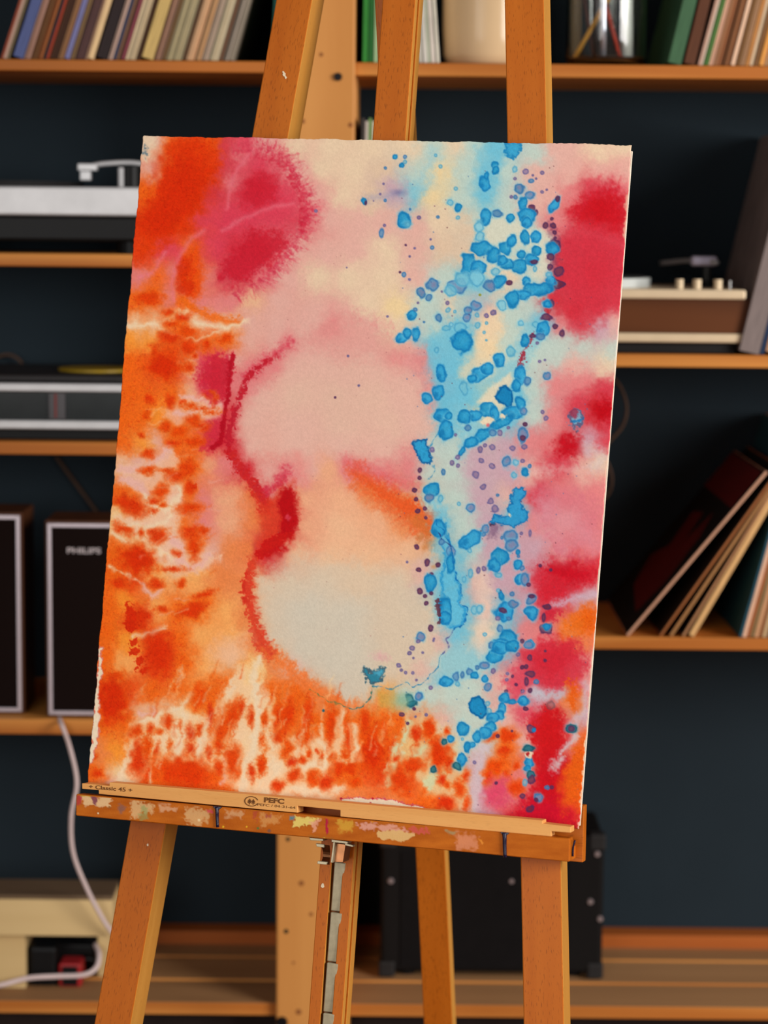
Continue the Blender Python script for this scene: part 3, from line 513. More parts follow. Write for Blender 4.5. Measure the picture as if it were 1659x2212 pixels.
PAL = dict(c=(230,203,170), y=(238,208,155), k=(226,174,160), p=(224,128,128), r=(206,36,48), R=(190,18,26), m=(220,66,88),
           o=(224,58,12), O=(238,98,20), g=(246,148,48), s=(234,170,130), h=(234,186,145), w=(206,196,178),
           b=(188,208,196), B=(105,188,212), l=(198,160,172), v=(208,56,72), q=(222,192,162), e=(245,170,95), z=(232,130,70))
BASE = """
c320,305 k340,300 O365,312 o400,312 O450,315 v482,320 m530,312 k572,312 c640,312 c720,312 c800,312 c880,315 b930,325 c985,315 b1030,325 B1075,325 b1160,330 k1210,325 c1290,325 c1350,325
k330,360 O360,360 o400,370 o450,370 v490,360 p520,340 m560,350 p600,345 k640,370 c700,360 c760,370 q830,370 b905,380 y950,372 b1000,370 B1050,372 b1100,372 k1160,380 k1230,370 k1300,372 k1350,375
O315,420 o360,420 o420,420 v470,420 p505,395 r550,405 m590,420 m620,425 p650,430 k680,430 c740,420 q800,430 l855,412 B895,415 y940,430 b1000,430 B1045,430 b1100,440 k1150,440 k1190,430 p1230,430 v1285,415 v1325,415 p1352,405
o310,480 o360,480 o410,490 m440,480 m490,480 m540,470 m600,460 v645,470 p665,475 k710,470 k770,480 k830,480 k900,490 c960,480 q1010,490 b1040,480 b1090,490 b1140,500 p1200,480 r1240,455 R1290,455 r1340,460
o305,540 m350,530 m385,540 O410,530 m460,530 r510,540 r560,545 p605,540 k640,540 k700,550 k760,540 c830,540 k900,540 q960,530 q1010,550 b1090,540 b1140,550 b1180,530 v1230,540 v1280,525 v1340,540
p300,600 O340,600 p375,590 o400,600 O430,600 p450,600 v490,595 v535,585 p570,600 k620,600 c680,600 c760,600 c840,600 k900,600 b960,600 B1020,600 c1090,595 b1150,600 v1230,600 r1280,590 v1340,600
O290,655 O330,640 p370,650 O400,660 p440,650 p490,655 h540,650 k600,650 k680,680 k740,690 c800,650 y860,660 b920,660 c990,665 k1040,670 b1090,670 b1150,665 r1195,660 r1240,670 v1290,660 v1340,655
h290,708 h340,710 O380,690 h430,695 h490,705 k540,700 k600,700 k660,710 p720,700 k800,700 c850,700 b930,710 B990,710 c1060,705 b1110,690 B1165,700 p1210,700 v1250,705 l1300,712 k1335,700
g285,740 g330,735 o370,750 o410,730 O450,735 O490,735 k530,735 k590,730 p622,742 k680,765 k740,760 k800,745 q850,735 k880,750 B930,740 B1000,740 y1060,745 b1105,735 b1150,745 b1180,740 b1215,745 b1260,755 b1320,760
O280,790 o330,790 o370,800 h412,790 m445,780 r470,790 k505,780 p540,800 p580,790 k640,795 k720,800 k800,795 p860,780 p905,780 B950,790 B1000,800 b1060,790 b1105,790 b1150,780 b1200,770 k1245,790 c1310,785
O275,850 O320,860 O370,850 h410,850 m440,840 r470,830 p505,830 p540,835 k565,855 q640,855 q720,860 q800,860 k880,860 p925,850 B960,870 B1010,850 y1060,860 B1110,850 b1150,840 p1200,830 p1250,825 v1310,845
O270,910 O310,910 g350,890 O390,885 h430,885 p470,885 r492,900 k540,900 k640,920 q740,920 q840,920 k900,910 B955,915 b1005,930 y1060,905 B1100,915 b1150,890 p1200,900 v1250,875 R1300,885 v1320,915
O265,960 g310,955 k340,952 O380,950 O420,958 m452,950 r478,950 r505,960 k540,960 k640,960 k740,965 k830,970 p890,970 b930,965 b980,970 l1030,985 l1090,960 p1140,950 p1190,955 R1225,960 l1270,950 v1308,955
h262,1012 k300,1005 k335,1005 O380,1010 O420,1000 s450,1000 p490,1000 r532,1015 k575,1015 p625,1020 k660,1015 s700,1020 p760,1015 p820,1015 p880,1015 b930,1022 b980,1020 l1030,1020 l1100,1015 k1150,1020 v1210,1000 k1260,1005 c1300,990
O255,1070 O290,1085 y330,1092 O350,1062 k382,1080 O410,1070 p440,1080 s490,1080 z540,1075 r570,1060 k588,1058 R620,1085 s660,1075 s740,1080 z800,1060 z850,1085 z890,1095 b930,1090 b980,1085 l1040,1080 k1100,1080 v1165,1070 p1220,1070 p1290,1060
y250,1127 y300,1133 y360,1122 O400,1130 p440,1130 s490,1130 z550,1125 r600,1125 R630,1135 s660,1135 h740,1140 s820,1135 z870,1140 z910,1130 B950,1130 b1000,1130 l1060,1130 B1110,1110 p1160,1130 k1220,1130 p1290,1130
O245,1190 o290,1205 y335,1185 k380,1165 O420,1180 k455,1185 z490,1190 z540,1190 r575,1190 R608,1175 h640,1195 h720,1200 h800,1195 h870,1185 s910,1172 h940,1185 B970,1190 b1020,1185 l1060,1185 l1110,1180 l1160,1185 p1220,1180 p1280,1180
O240,1250 o290,1250 e340,1240 h372,1222 e420,1242 z480,1250 z525,1260 q562,1265 q620,1272 q700,1262 h780,1255 q860,1250 k912,1242 B950,1250 B990,1250 k1030,1255 l1080,1245 l1120,1240 v1170,1248 R1222,1235 r1270,1232
O235,1310 g270,1300 o300,1330 e340,1312 O380,1320 O430,1312 e490,1322 z535,1330 q580,1322 w660,1330 w760,1322 q860,1322 q920,1330 B960,1320 B990,1325 k1040,1312 B1090,1322 l1140,1302 v1180,1300 v1222,1285 l1270,1298
O228,1370 g280,1382 o340,1392 O390,1382 e440,1372 e500,1372 z550,1382 q590,1372 w660,1400 w760,1400 q860,1392 q920,1392 k955,1385 B990,1372 c1040,1372 B1090,1392 p1140,1372 p1180,1375 z1232,1352 O1268,1335 z1250,1392
O222,1430 e270,1432 o340,1430 O400,1432 e450,1432 h500,1422 e550,1440 z590,1425 k640,1430 w720,1430 w790,1450 q850,1440 k910,1440 b950,1432 b990,1432 b1030,1440 B1070,1420 p1110,1432 v1150,1432 r1200,1422 v1250,1430
o225,1490 o270,1500 O330,1500 O390,1490 e430,1502 O480,1492 e540,1502 O590,1492 O650,1505 z700,1510 w750,1505 w790,1490 g830,1510 b872,1510 b920,1500 b980,1500 b1020,1490 k1080,1480 m1120,1490 l1160,1500 v1200,1482 p1250,1482 k1264,1440
O215,1560 O260,1560 h310,1540 h370,1540 e410,1530 O460,1520 O510,1530 y560,1530 O620,1540 O680,1560 O740,1552 O790,1560 O850,1560 z900,1560 k950,1560 b1000,1560 b1040,1545 k1090,1545 p1130,1545 R1180,1560 z1230,1520 l1260,1545
z205,1620 g250,1620 O300,1600 h360,1600 O420,1600 o460,1600 h510,1600 y560,1610 O610,1620 z660,1610 O720,1600 O780,1610 o830,1620 g880,1610 o940,1630 b1000,1612 b1040,1600 O1090,1610 k1140,1600 R1190,1620 p1240,1600 O1258,1600
O200,1670 y258,1668 o310,1660 O370,1660 o420,1660 O470,1660 o510,1650 y540,1660 h590,1670 z640,1670 O690,1685 O750,1672 o810,1660 o870,1680 e930,1682 z990,1690 l1030,1670 O1090,1660 p1130,1680 R1180,1680 O1230,1670 O1255,1680
h700,1722 z760,1716 z850,1720 O920,1730 z990,1740 l1030,1730 m1070,1712 p1110,1722 r1130,1745 R1180,1745 r1230,1750 O1250,1720 k250,1700 O330,1700 o400,1710 O500,1720 h600,1730 r1180,1780 r1120,1770 l1040,1760
"""
class Canvas:
    def __init__(s, px, py, bare=False):
        s.px, s.py = px, py
        s.rmin, s.rmax = py.min(1), py.max(1); s.cmin, s.cmax = px.min(0), px.max(0)
        s.w1x = vnoise(px, py, 60, 1)*.7+vnoise(px, py, 28, 2)*.5; s.w1y = vnoise(px, py, 60, 3)*.7+vnoise(px, py, 28, 4)*.5
        s.w2x = vnoise(px, py, 13, 5); s.w2y = vnoise(px, py, 13, 6)
        s.w3 = vnoise(px, py, 6, 7)*.6+vnoise(px, py, 3.1, 8)*.5
        if bare: s.rgb = np.zeros(px.shape+(4,)); return
        pts = []
        for tok in BASE.split():
            x, y = tok[1:].split(','); pts.append((float(x), float(y))+PAL[tok[0]])
        P = np.array(pts)
        gx = np.arange(170, 1400, 5.); gy = np.arange(280, 1820, 5.)
        GX, GY = np.meshgrid(gx, gy); num = np.zeros(GX.shape+(3,)); den = np.zeros(GX.shape)
        for x, y, r, g, b in P:
            w = 1/((GX-x)**2+(GY-y)**2+420)**1.9
            den += w; num += w[..., None]*np.array([r, g, b])
        G = num/den[..., None]
        # feathered wet edges: long warp + hair warp
        qx = px+s.w1x*9+s.w2x*6+s.w3*5; qy = py+s.w1y*9+s.w2y*6+vnoise(px, py, 5, 9)*5
        fx = np.clip((qx-170)/5, 0, len(gx)-2.001); fy = np.clip((qy-280)/5, 0, len(gy)-2.001)
        ix = fx.astype(int); iy = fy.astype(int); fx = (fx-ix)[..., None]; fy = (fy-iy)[..., None]
        s.rgb = (G[iy, ix]*(1-fx)+G[iy, ix+1]*fx)*(1-fy)+(G[iy+1, ix]*(1-fx)+G[iy+1, ix+1]*fx)*fy
    def reg(s, x0, y0, x1, y1):
        r = np.nonzero((s.rmax >= y0) & (s.rmin <= y1))[0]; c = np.nonzero((s.cmax >= x0) & (s.cmin <= x1))[0]
        if len(r) == 0 or len(c) == 0: return None
        return slice(r[0], r[-1]+1), slice(c[0], c[-1]+1)
    def mix(s, R, a, col):
        s.rgb[R] += a[..., None]*(np.asarray(col, float)-s.rgb[R])
    def lay(s, R, d, col, alpha, soft, rim, rimw, rima):
        s.mix(R, alpha*sstep(soft, -soft, d), col)
        if rim is not None: s.mix(R, rima*np.exp(-((d+rimw*.8)/rimw)**2), rim)
    def blob(s, x, y, rx, ry=None, rot=0, col=(0,0,0), alpha=1., soft=3., wob=.18, hair=0., rim=None, rimw=2., rima=.8):
        ry = ry or rx; m = max(rx, ry)*1.5+soft*2+hair*2+4; R = s.reg(x-m, y-m, x+m, y+m)
        if R is None: return
        k = min(rx, ry); X = s.px[R]-x+s.w2x[R]*wob*k; Y = s.py[R]-y+s.w2y[R]*wob*k
        c, n = math.cos(math.radians(rot)), math.sin(math.radians(rot))
        u = X*c+Y*n; v = -X*n+Y*c
        d = (np.sqrt((u/rx)**2+(v/ry)**2)-1)*k+s.w3[R]*hair
        s.lay(R, d, col, alpha, soft, rim, rimw, rima)
    def poly(s, pts, col, alpha=1., soft=3., wob=3., hair=0., rim=None, rimw=2., rima=.8):
        P = np.array(pts, float); m = soft*2+wob+hair*2+5
        R = s.reg(P[:, 0].min()-m, P[:, 1].min()-m, P[:, 0].max()+m, P[:, 1].max()+m)
        if R is None: return
        X = s.px[R]+s.w2x[R]*wob; Y = s.py[R]+s.w2y[R]*wob
        dmin = np.full(X.shape, 1e9); ins = np.zeros(X.shape, bool)
        for (ax, ay), (bx_, by) in zip(P, np.roll(P, -1, 0)):
            ex, ey = bx_-ax, by-ay; t = np.clip(((X-ax)*ex+(Y-ay)*ey)/(ex*ex+ey*ey+1e-9), 0, 1)
            dmin = np.minimum(dmin, (X-ax-t*ex)**2+(Y-ay-t*ey)**2)
            cr = ((ay > Y) != (by > Y)) & (X < (bx_-ax)*(Y-ay)/(by-ay+1e-9)+ax); ins ^= cr
        d = np.sqrt(dmin); d = np.where(ins, -d, d)+s.w3[R]*hair
        s.lay(R, d, col, alpha, soft, rim, rimw, rima)
    def stroke(s, pts, w, col, alpha=1., soft=3., wob=3., hair=0., w2=None):
        P = np.array(pts, float); w2 = w if w2 is None else w2; m = max(w, w2)+soft*2+wob+hair*2+5
        R = s.reg(P[:, 0].min()-m, P[:, 1].min()-m, P[:, 0].max()+m, P[:, 1].max()+m)
        if R is None: return
        X = s.px[R]+s.w2x[R]*wob; Y = s.py[R]+s.w2y[R]*wob
        d = np.full(X.shape, 1e9); n = len(P)-1
        for i in range(n):
            (ax, ay), (bx_, by) = P[i], P[i+1]; ex, ey = bx_-ax, by-ay
            t = np.clip(((X-ax)*ex+(Y-ay)*ey)/(ex*ex+ey*ey+1e-9), 0, 1)
            ww = w+(w2-w)*(i+t)/n
            d = np.minimum(d, np.hypot(X-ax-t*ex, Y-ay-t*ey)-ww)
        s.lay(R, d+s.w3[R]*hair, col, alpha, soft, None, 1, 0)

def hairs(cv, path, n, length, col, alpha, seed, side=1, w=1.3, fan=.35, inset=4):
    """fine capillary feathers standing off a wet edge, to the left (+1) or right (-1) of the path"""
    rs = np.random.RandomState(seed); P = np.array(path, float); seg = np.hypot(*np.diff(P, axis=0).T); cum = np.concatenate([[0], np.cumsum(seg)])
    for d in np.sort(rs.uniform(0, cum[-1], n)):
        i = min(np.searchsorted(cum, d, 'right')-1, len(seg)-1); t = (d-cum[i])/seg[i]; p = P[i]*(1-t)+P[i+1]*t
        e = (P[i+1]-P[i])/seg[i]; nn = np.array([e[1], -e[0]])*side; a = rs.normal(0, fan); nn = nn*math.cos(a)+e*math.sin(a)
        L = length*rs.uniform(.35, 1.25); q = p+nn*L; m = (p+q)/2+rs.normal(0, L*.06, 2); p0 = p-nn*inset
        cv.stroke([tuple(p0), tuple(m), tuple(q)], w*rs.uniform(.8, 2.), col, alpha*rs.uniform(.3, .75), 3.2, 2.5, 1.5, .1)
def pts(txt):
    v = [tuple(float(q) for q in t.split(',')) for t in txt.split()]
    return v

CREAM = (238,212,176); PINKV = (232,178,165)
VEINS = [  # cream / pink channels left between the orange cells
 ('c5', '270,700 310,707 345,700 375,685 400,672'), ('c5', '372,676 420,690 450,702 500,703 530,695'), ('c2', '345,712 385,722 410,732 440,728 470,715'),
 ('p8', '262,1010 300,1015 330,1000 350,985 368,962'), ('p9', '262,1035 300,1050 325,1068'), ('c5', '318,1072 345,1096 370,1098 388,1070 382,1045'),
 ('c4', '245,1124 300,1135 345,1130 374,1112'), ('c3', '245,1148 275,1168'), ('c4', '313,1140 318,1175 345,1190 375,1210'), ('p7', '375,1165 392,1185 385,1210 420,1225 450,1200'),
 ('c2', '235,1225 275,1245 300,1255'), ('p5', '312,1262 328,1290 350,1275'), ('c4', '285,1378 330,1370 352,1354'), ('p6', '395,860 420,860 440,862'), ('p7', '375,890 400,900 425,885 470,876'),
 ('c8', '262,1690 275,1650 290,1615'), ('c6', '290,1570 330,1548 352,1545 395,1528 412,1500'), ('c10', '378,1650 385,1600 395,1550'), ('c8', '432,1640 437,1590'), ('p3', '480,1695 482,1640'),
 ('c4', '450,1590 444,1560'), ('c4', '478,1560 490,1515 505,1465'), ('c8', '552,1610 560,1540 550,1480'), ('c10', '525,1705 540,1640 555,1590'), ('c7', '592,1612 575,1570'),
 ('c6', '575,1710 600,1655 628,1600 640,1592'), ('c4', '696,1612 692,1570'), ('c6', '702,1610 730,1575 738,1540'), ('c5', '768,1630 768,1570'), ('c10', '660,1652 690,1655 715,1635'), ('c3', '640,1598 638,1622'),
 ('c4', '735,1640 760,1645 780,1640'), ('c9', '640,1705 690,1712 740,1705'), ('c3', '400,1610 396,1640'), ('p5', '300,1540 330,1538'), ('c6', '560,1500 545,1450 560,1420'),
 ('c3', '350,1610 340,1640'), ('c3', '520,1560 535,1520 545,1490'), ('c3', '322,1690 330,1640'), ('c3', '560,1700 590,1640')]
GREENV = [(5, '838,1660 848,1622 876,1590 886,1560'), (4, '888,1640 900,1625 932,1600'), (3, '838,1700 846,1650'), (11, '925,1692 950,1668'), (3, '845,1640 870,1625')]
CELLS = """322,645,30,15 392,686,19,9 370,700,19,9 407,714,22,14 366,729,26,14 354,785,42,34 407,750,17,14 445,745,8,12 486,731,18,13,-10 409,794,13,10 320,982,16,11 321,1015,18,10 317,898,10,11
322,862,12,9 305,939,9,6 387,934,18,13 416,910,18,14 438,920,14,11 409,876,17,5 438,883,20,3 455,891,13,3 395,867,8,4 448,852,12,8 462,864,6,11 366,867,12,15 358,922,12,11 419,953,24,9 375,956,15,8
402,1011,19,18 366,1018,12,6 363,675,12,6 419,770,6,5 381,1029,24,13,-15 408,1053,14,15 348,1064,19,16 333,1082,12,7 353,1090,7,4 280,1090,38,19,22 333,1104,7,4 411,1099,24,15 268,1142,25,11,25
343,1157,22,17 307,1150,5,9 415,1150,23,15 442,1147,11,9 420,1183,14,25 382,1195,9,7 295,1208,42,32 256,1260,17,11 338,1260,16,13 391,1260,11,9 374,1229,24,5 350,1316,14,8 413,1318,36,15,-15 442,1284,22,8,-18
252,1461,22,10 245,1515,32,52 431,1505,22,28,15 455,1546,7,26 296,1580,16,13,-30 327,1575,8,11 344,1580,7,7 363,1560,11,16 390,1568,3,8 412,1585,10,17 431,1575,7,11 412,1618,11,12 368,1609,5,11
300,1635,18,40,12 320,1613,8,18 339,1623,7,17,15 349,1652,24,17 397,1668,58,36 481,1572,19,42,10 472,1611,9,14 503,1546,14,32,12 522,1527,7,16 542,1548,7,20 503,1642,18,36,4 472,1659,8,18 452,1626,7,13 566,1599,6,14
544,1669,7,17 566,1652,8,17 207,1633,7,7 209,1671,12,9 574,1553,7,17 610,1550,19,33 603,1592,17,14 620,1618,14,21,20 632,1647,11,8,-30 654,1642,8,7 668,1628,5,10 685,1623,3,4 695,1633,4,6 658,1585,17,28 716,1568,14,40,4
752,1599,9,38 719,1633,8,10 743,1630,6,11 803,1608,28,50 733,1662,17,20 767,1688,14,11 757,1659,16,14 634,1674,17,13,-25 675,1681,15,17,20 704,1688,17,20 598,1700,16,13,-30 564,1655,9,18 866,1683,27,28 839,1642,6,7
854,1638,6,5 892,1652,23,16 926,1582,12,17 900,1587,11,20 943,1625,13,30 931,1571,14,20 951,1631,24,34 972,1650,9,15 953,1684,10,11 967,1696,6,7 992,1703,11,17 1006,1677,7,13 1008,1737,7,16 960,1735,20,16
1064,1590,16,8,-30 1098,1590,17,18 1088,1624,14,11 1069,1657,28,17,-35 1115,1655,6,9 1115,1701,18,16 1054,1679,11,14 1093,1672,7,7 967,1580,7,8 622,1545,12,40,8 665,1545,10,40,8 790,1560,10,30 830,1580,8,30"""
DEEP = "297,1338,28,28 344,1413,36,44 240,1510,24,42 420,1050,5,5 805,1625,18,30 300,1210,28,22 353,790,26,20 400,385,60,70 345,480,45,40 400,580,16,24 402,620,18,16"
# blue drops: kind + x,y,rx[,ry[,rot]]   b=blue l=light blue p=violet-grey d=dark maroon q=blue-violet t=teal
DROPS = """b854,339,5 q875,339,4 b868,357,5 l875,350,4 q832,363,3 l941,336,3 l952,359,4 l984,408,4 l973,438,7 b989,449,6,7 l989,470,4 b786,434,5,8,-20 d790,438,2,4 p828,397,2 p821,419,2 p807,434,1 q832,433,3 b873,474,12,16 l880,484,6
p905,470,4 q946,469,3 q886,452,2 p682,456,3 p830,487,3 q824,504,5,10 d876,529,2 p896,536,2 p930,517,2 q933,535,4 p885,554,2 p749,578,1 q873,593,5 d864,588,2 p885,604,2 q937,616,12 q910,632,8,10 q926,643,6 p903,654,2 p955,630,2 p967,655,4 l968,670,5 l983,673,3
b1069,357,6,7 b1071,369,7 l1112,365,5,7 p1136,371,6 p1172,373,4 b1046,395,11,14 b1051,380,5,8 p1113,386,3 p1151,379,2 p1158,386,2 q1147,391,6,4 p1181,410,2 p1171,415,3 q1122,408,9,9 q1114,426,4 p1105,425,3 q1144,422,10,7 b1129,439,9,12 d1149,449,6,8 d1158,459,4,6
b1139,465,16,16 b1138,482,10 b1198,443,7,16,30 d1204,430,5,6 b1102,470,7,8 q1074,461,10,6 b1049,470,11,15 l1034,490,11,12 l1037,511,10 d1178,487,6 d1196,487,6 d1192,473,3 d1198,502,4 d1199,514,3 b1135,513,8,14 b1158,513,9,10 b1092,537,12,12 b1106,521,8,12,20
b1041,537,20,14 b1066,549,12,15,20 b1127,550,8 b1160,542,8 b1149,561,13,11 d1154,566,8,4 b1122,575,15,13 b1097,572,12,10 b1085,563,9 l1156,581,4,6 b1012,574,15,20 b1034,578,16,12 l1071,587,8 d1199,528,13,11 b1194,538,12,12 d1190,555,7 d1208,586,12,10 d1188,577,6 d1204,612,15,10,20 b1190,606,9,8
b1137,608,8 b1079,608,14,10,-30 q1057,617,11 d1100,611,7,5 b1158,626,32,12,-8 b1130,637,15,10 b1108,645,12,15 l1083,660,10 b1184,656,8 d1192,655,5,8 l1185,593,6 q1028,661,9 q1011,671,7 q990,618,18,14 l1000,602,16 l1030,600,16 l975,630,12
q1009,686,8 l1031,680,5 p1051,682,5 p1066,675,5 l1032,703,6 l1051,698,3 l1046,718,3 l1051,735,2 l1125,699,6 l993,708,13,12 l964,709,9,6 l974,701,5 b997,738,18,22 l1104,759,9 b1078,778,10,14 b1036,808,25,12,-35 b1052,796,11,11 b1020,818,9,8 l1003,839,9,15 b1133,736,7,13 l1156,701,8 b1173,711,12,13 d1181,686,12,7
b1184,657,7 d1199,705,5 d1214,720,5,7 q1167,727,8,6 p1160,741,3 d1150,726,7,4 b1124,812,10,18 q1139,823,6,8 b1116,834,9,11 p1166,781,3 p1177,778,2 q1179,812,7 b1109,891,20,12 b1124,871,9,13 q1132,888,7 b1054,886,17,13 b1068,895,9,15 b1025,896,14,10 b1004,900,12,13 b1083,912,26,8,-28 b1042,939,18,9,-35
b1017,956,13,10,-30 b998,975,5,12,35 p976,1000,5 p989,988,5 p989,1006,4 q1010,924,6 p1079,934,6 p1098,924,3 q1064,934,6 q1128,939,9,15 d1134,916,4 d1129,946,6 p1172,890,4 p1180,903,5 p1048,962,4 p1037,971,6 p1064,966,6 p1107,968,5 p1133,965,5 p1040,995,5 p1063,1007,6 q1095,997,8,10 l1115,999,6 p1129,996,4 q1144,1007,4 b1134,1020,6,8 l1109,1025,6 p1027,1026,7 q957,1020,5,7 p984,939,3
b954,806,9,15 b947,847,12,14 b922,862,9,10 l944,756,5,6 b899,723,7,12 b867,731,9,9 b881,720,7,9 b890,681,8 q898,669,4 p837,684,2 q947,687,6,7 q916,696,2 b955,898,13,14 b970,899,7 b964,929,15,18 p933,971,5 d907,1016,4,5 d906,1032,4 d724,859,2 p752,769,2 p775,833,2
b932,1058,14,12 q927,1076,8 l951,1078,6,7 b946,1142,15,19 q955,1171,6 q974,1192,9,11 d895,1059,5 d899,1078,4 d901,1104,5 d918,1098,4 d919,1118,3 d899,1182,5 d922,1215,6,7 d904,1231,5 d945,1220,5 p879,1214,2 d932,1240,4 b930,1258,11,17 d907,1277,6 d918,1288,4 d921,1303,4 d932,1281,4 b961,1318,12,26 b960,1335,12 d930,1357,5,7 q908,1376,7,8 p904,1385,4 b973,1217,8,20 p938,1380,2 p937,1384,2
p1044,1052,6 q1017,1098,8 p1060,1083,6 p1069,1099,7 l991,1089,4 q1075,1070,3 q1048,1142,7 q1045,1154,4 b1016,1166,24,13,-38 l1014,1189,5 q1102,1157,13,11 q1104,1178,12,11 q1084,1162,3 b1080,1202,15,14 b1068,1219,12,13 p1126,1152,3 p1145,1152,3,7 b1119,1193,4,6 q1120,1202,3 b1117,1219,8,8 q1128,1227,5 p1033,1232,4,7 p1046,1228,5 l1016,1239,5,10 l1076,1242,7,6 l1002,1252,4,7 b1123,1251,8,10 q1135,1251,7,12 d1142,1263,4
d1167,1222,3 d1190,1231,3 b1082,1287,5,11,-15 l1076,1275,4 q1106,1283,5 q1148,1294,9,9 d1148,1288,7,4 b1090,1323,19,17 d1086,1318,9,5,30 q1108,1305,9,8 b1147,1323,12,13 l1024,1317,7,9 l1036,1316,7,9 d1181,1310,9,6 d1179,1358,11,13 b1180,1354,6,7 d1175,1334,4,9 p1075,1336,5 q1099,1336,5 q1079,1357,6 b1096,1380,17,20 b1084,1392,20,13 q1061,1395,6 b1144,1389,8 d1128,1385,4 l1047,1370,4
b1069,1419,16,13,-20 b1081,1398,16,12 b1105,1395,13,11 q1141,1392,8 q1046,1438,8 q1031,1442,5 q1013,1450,6 b1024,1459,7 q999,1458,4,7 q986,1462,6,8 l989,1477,5 b965,1472,12,10 b1047,1466,6 p1066,1449,5 q1054,1483,7 p931,1485,4 q906,1505,6,7 d1145,1421,6 p1119,1414,4 d1146,1455,11,7 d1128,1441,4 d1136,1440,4 d1137,1472,4,9 d1107,1461,3 d1115,1479,3 p1096,1455,3 p1095,1468,3 q1158,1472,6,5 d1145,1492,4,5 p1129,1493,4 d1178,1426,3 d1178,1406,2 d1093,1494,4
b1090,1508,11,9 b1107,1515,9,5 b1131,1515,11,8 d1136,1531,5 b1084,1529,7,10 b1078,1544,8,9 l1057,1535,5,6 l1054,1520,5 b1066,1550,11,11 b1059,1570,10,9 b1047,1583,13,10 b1030,1592,7,10 b1020,1609,6 b1010,1614,6,10 b1000,1574,11,12 b973,1596,6 t959,1602,6 b998,1640,8,12 t988,1655,9,8 t936,1662,6,7 l999,1596,3 p1025,1647,3 d1147,1574,9,9 b1153,1577,4 t1235,1573,11,9 d1235,1573,6 t1141,1617,13,7
b1142,1646,9,10 b1139,1660,6 t1147,1674,9,8 d1148,1684,8 l1134,1690,5,9 d1129,1720,5 q1163,1722,7,7 d1158,1728,4 d1145,1747,10,7 q1182,1701,5 d1192,1700,4 d1072,1692,3 d1106,1579,2 d1075,1590,4 p891,1400,5 p885,1411,4 p893,1422,2 p862,1437,5 p867,1448,3 p876,1453,3 p892,1454,3 p900,1469,2 p913,1410,2 t886,1512,8,14,-25 t890,1520,13,7,-20 q904,1504,7 d895,1531,3 d868,1543,5 d881,1563,3 p921,1544,3 p898,1548,2 t699,1535,2"""
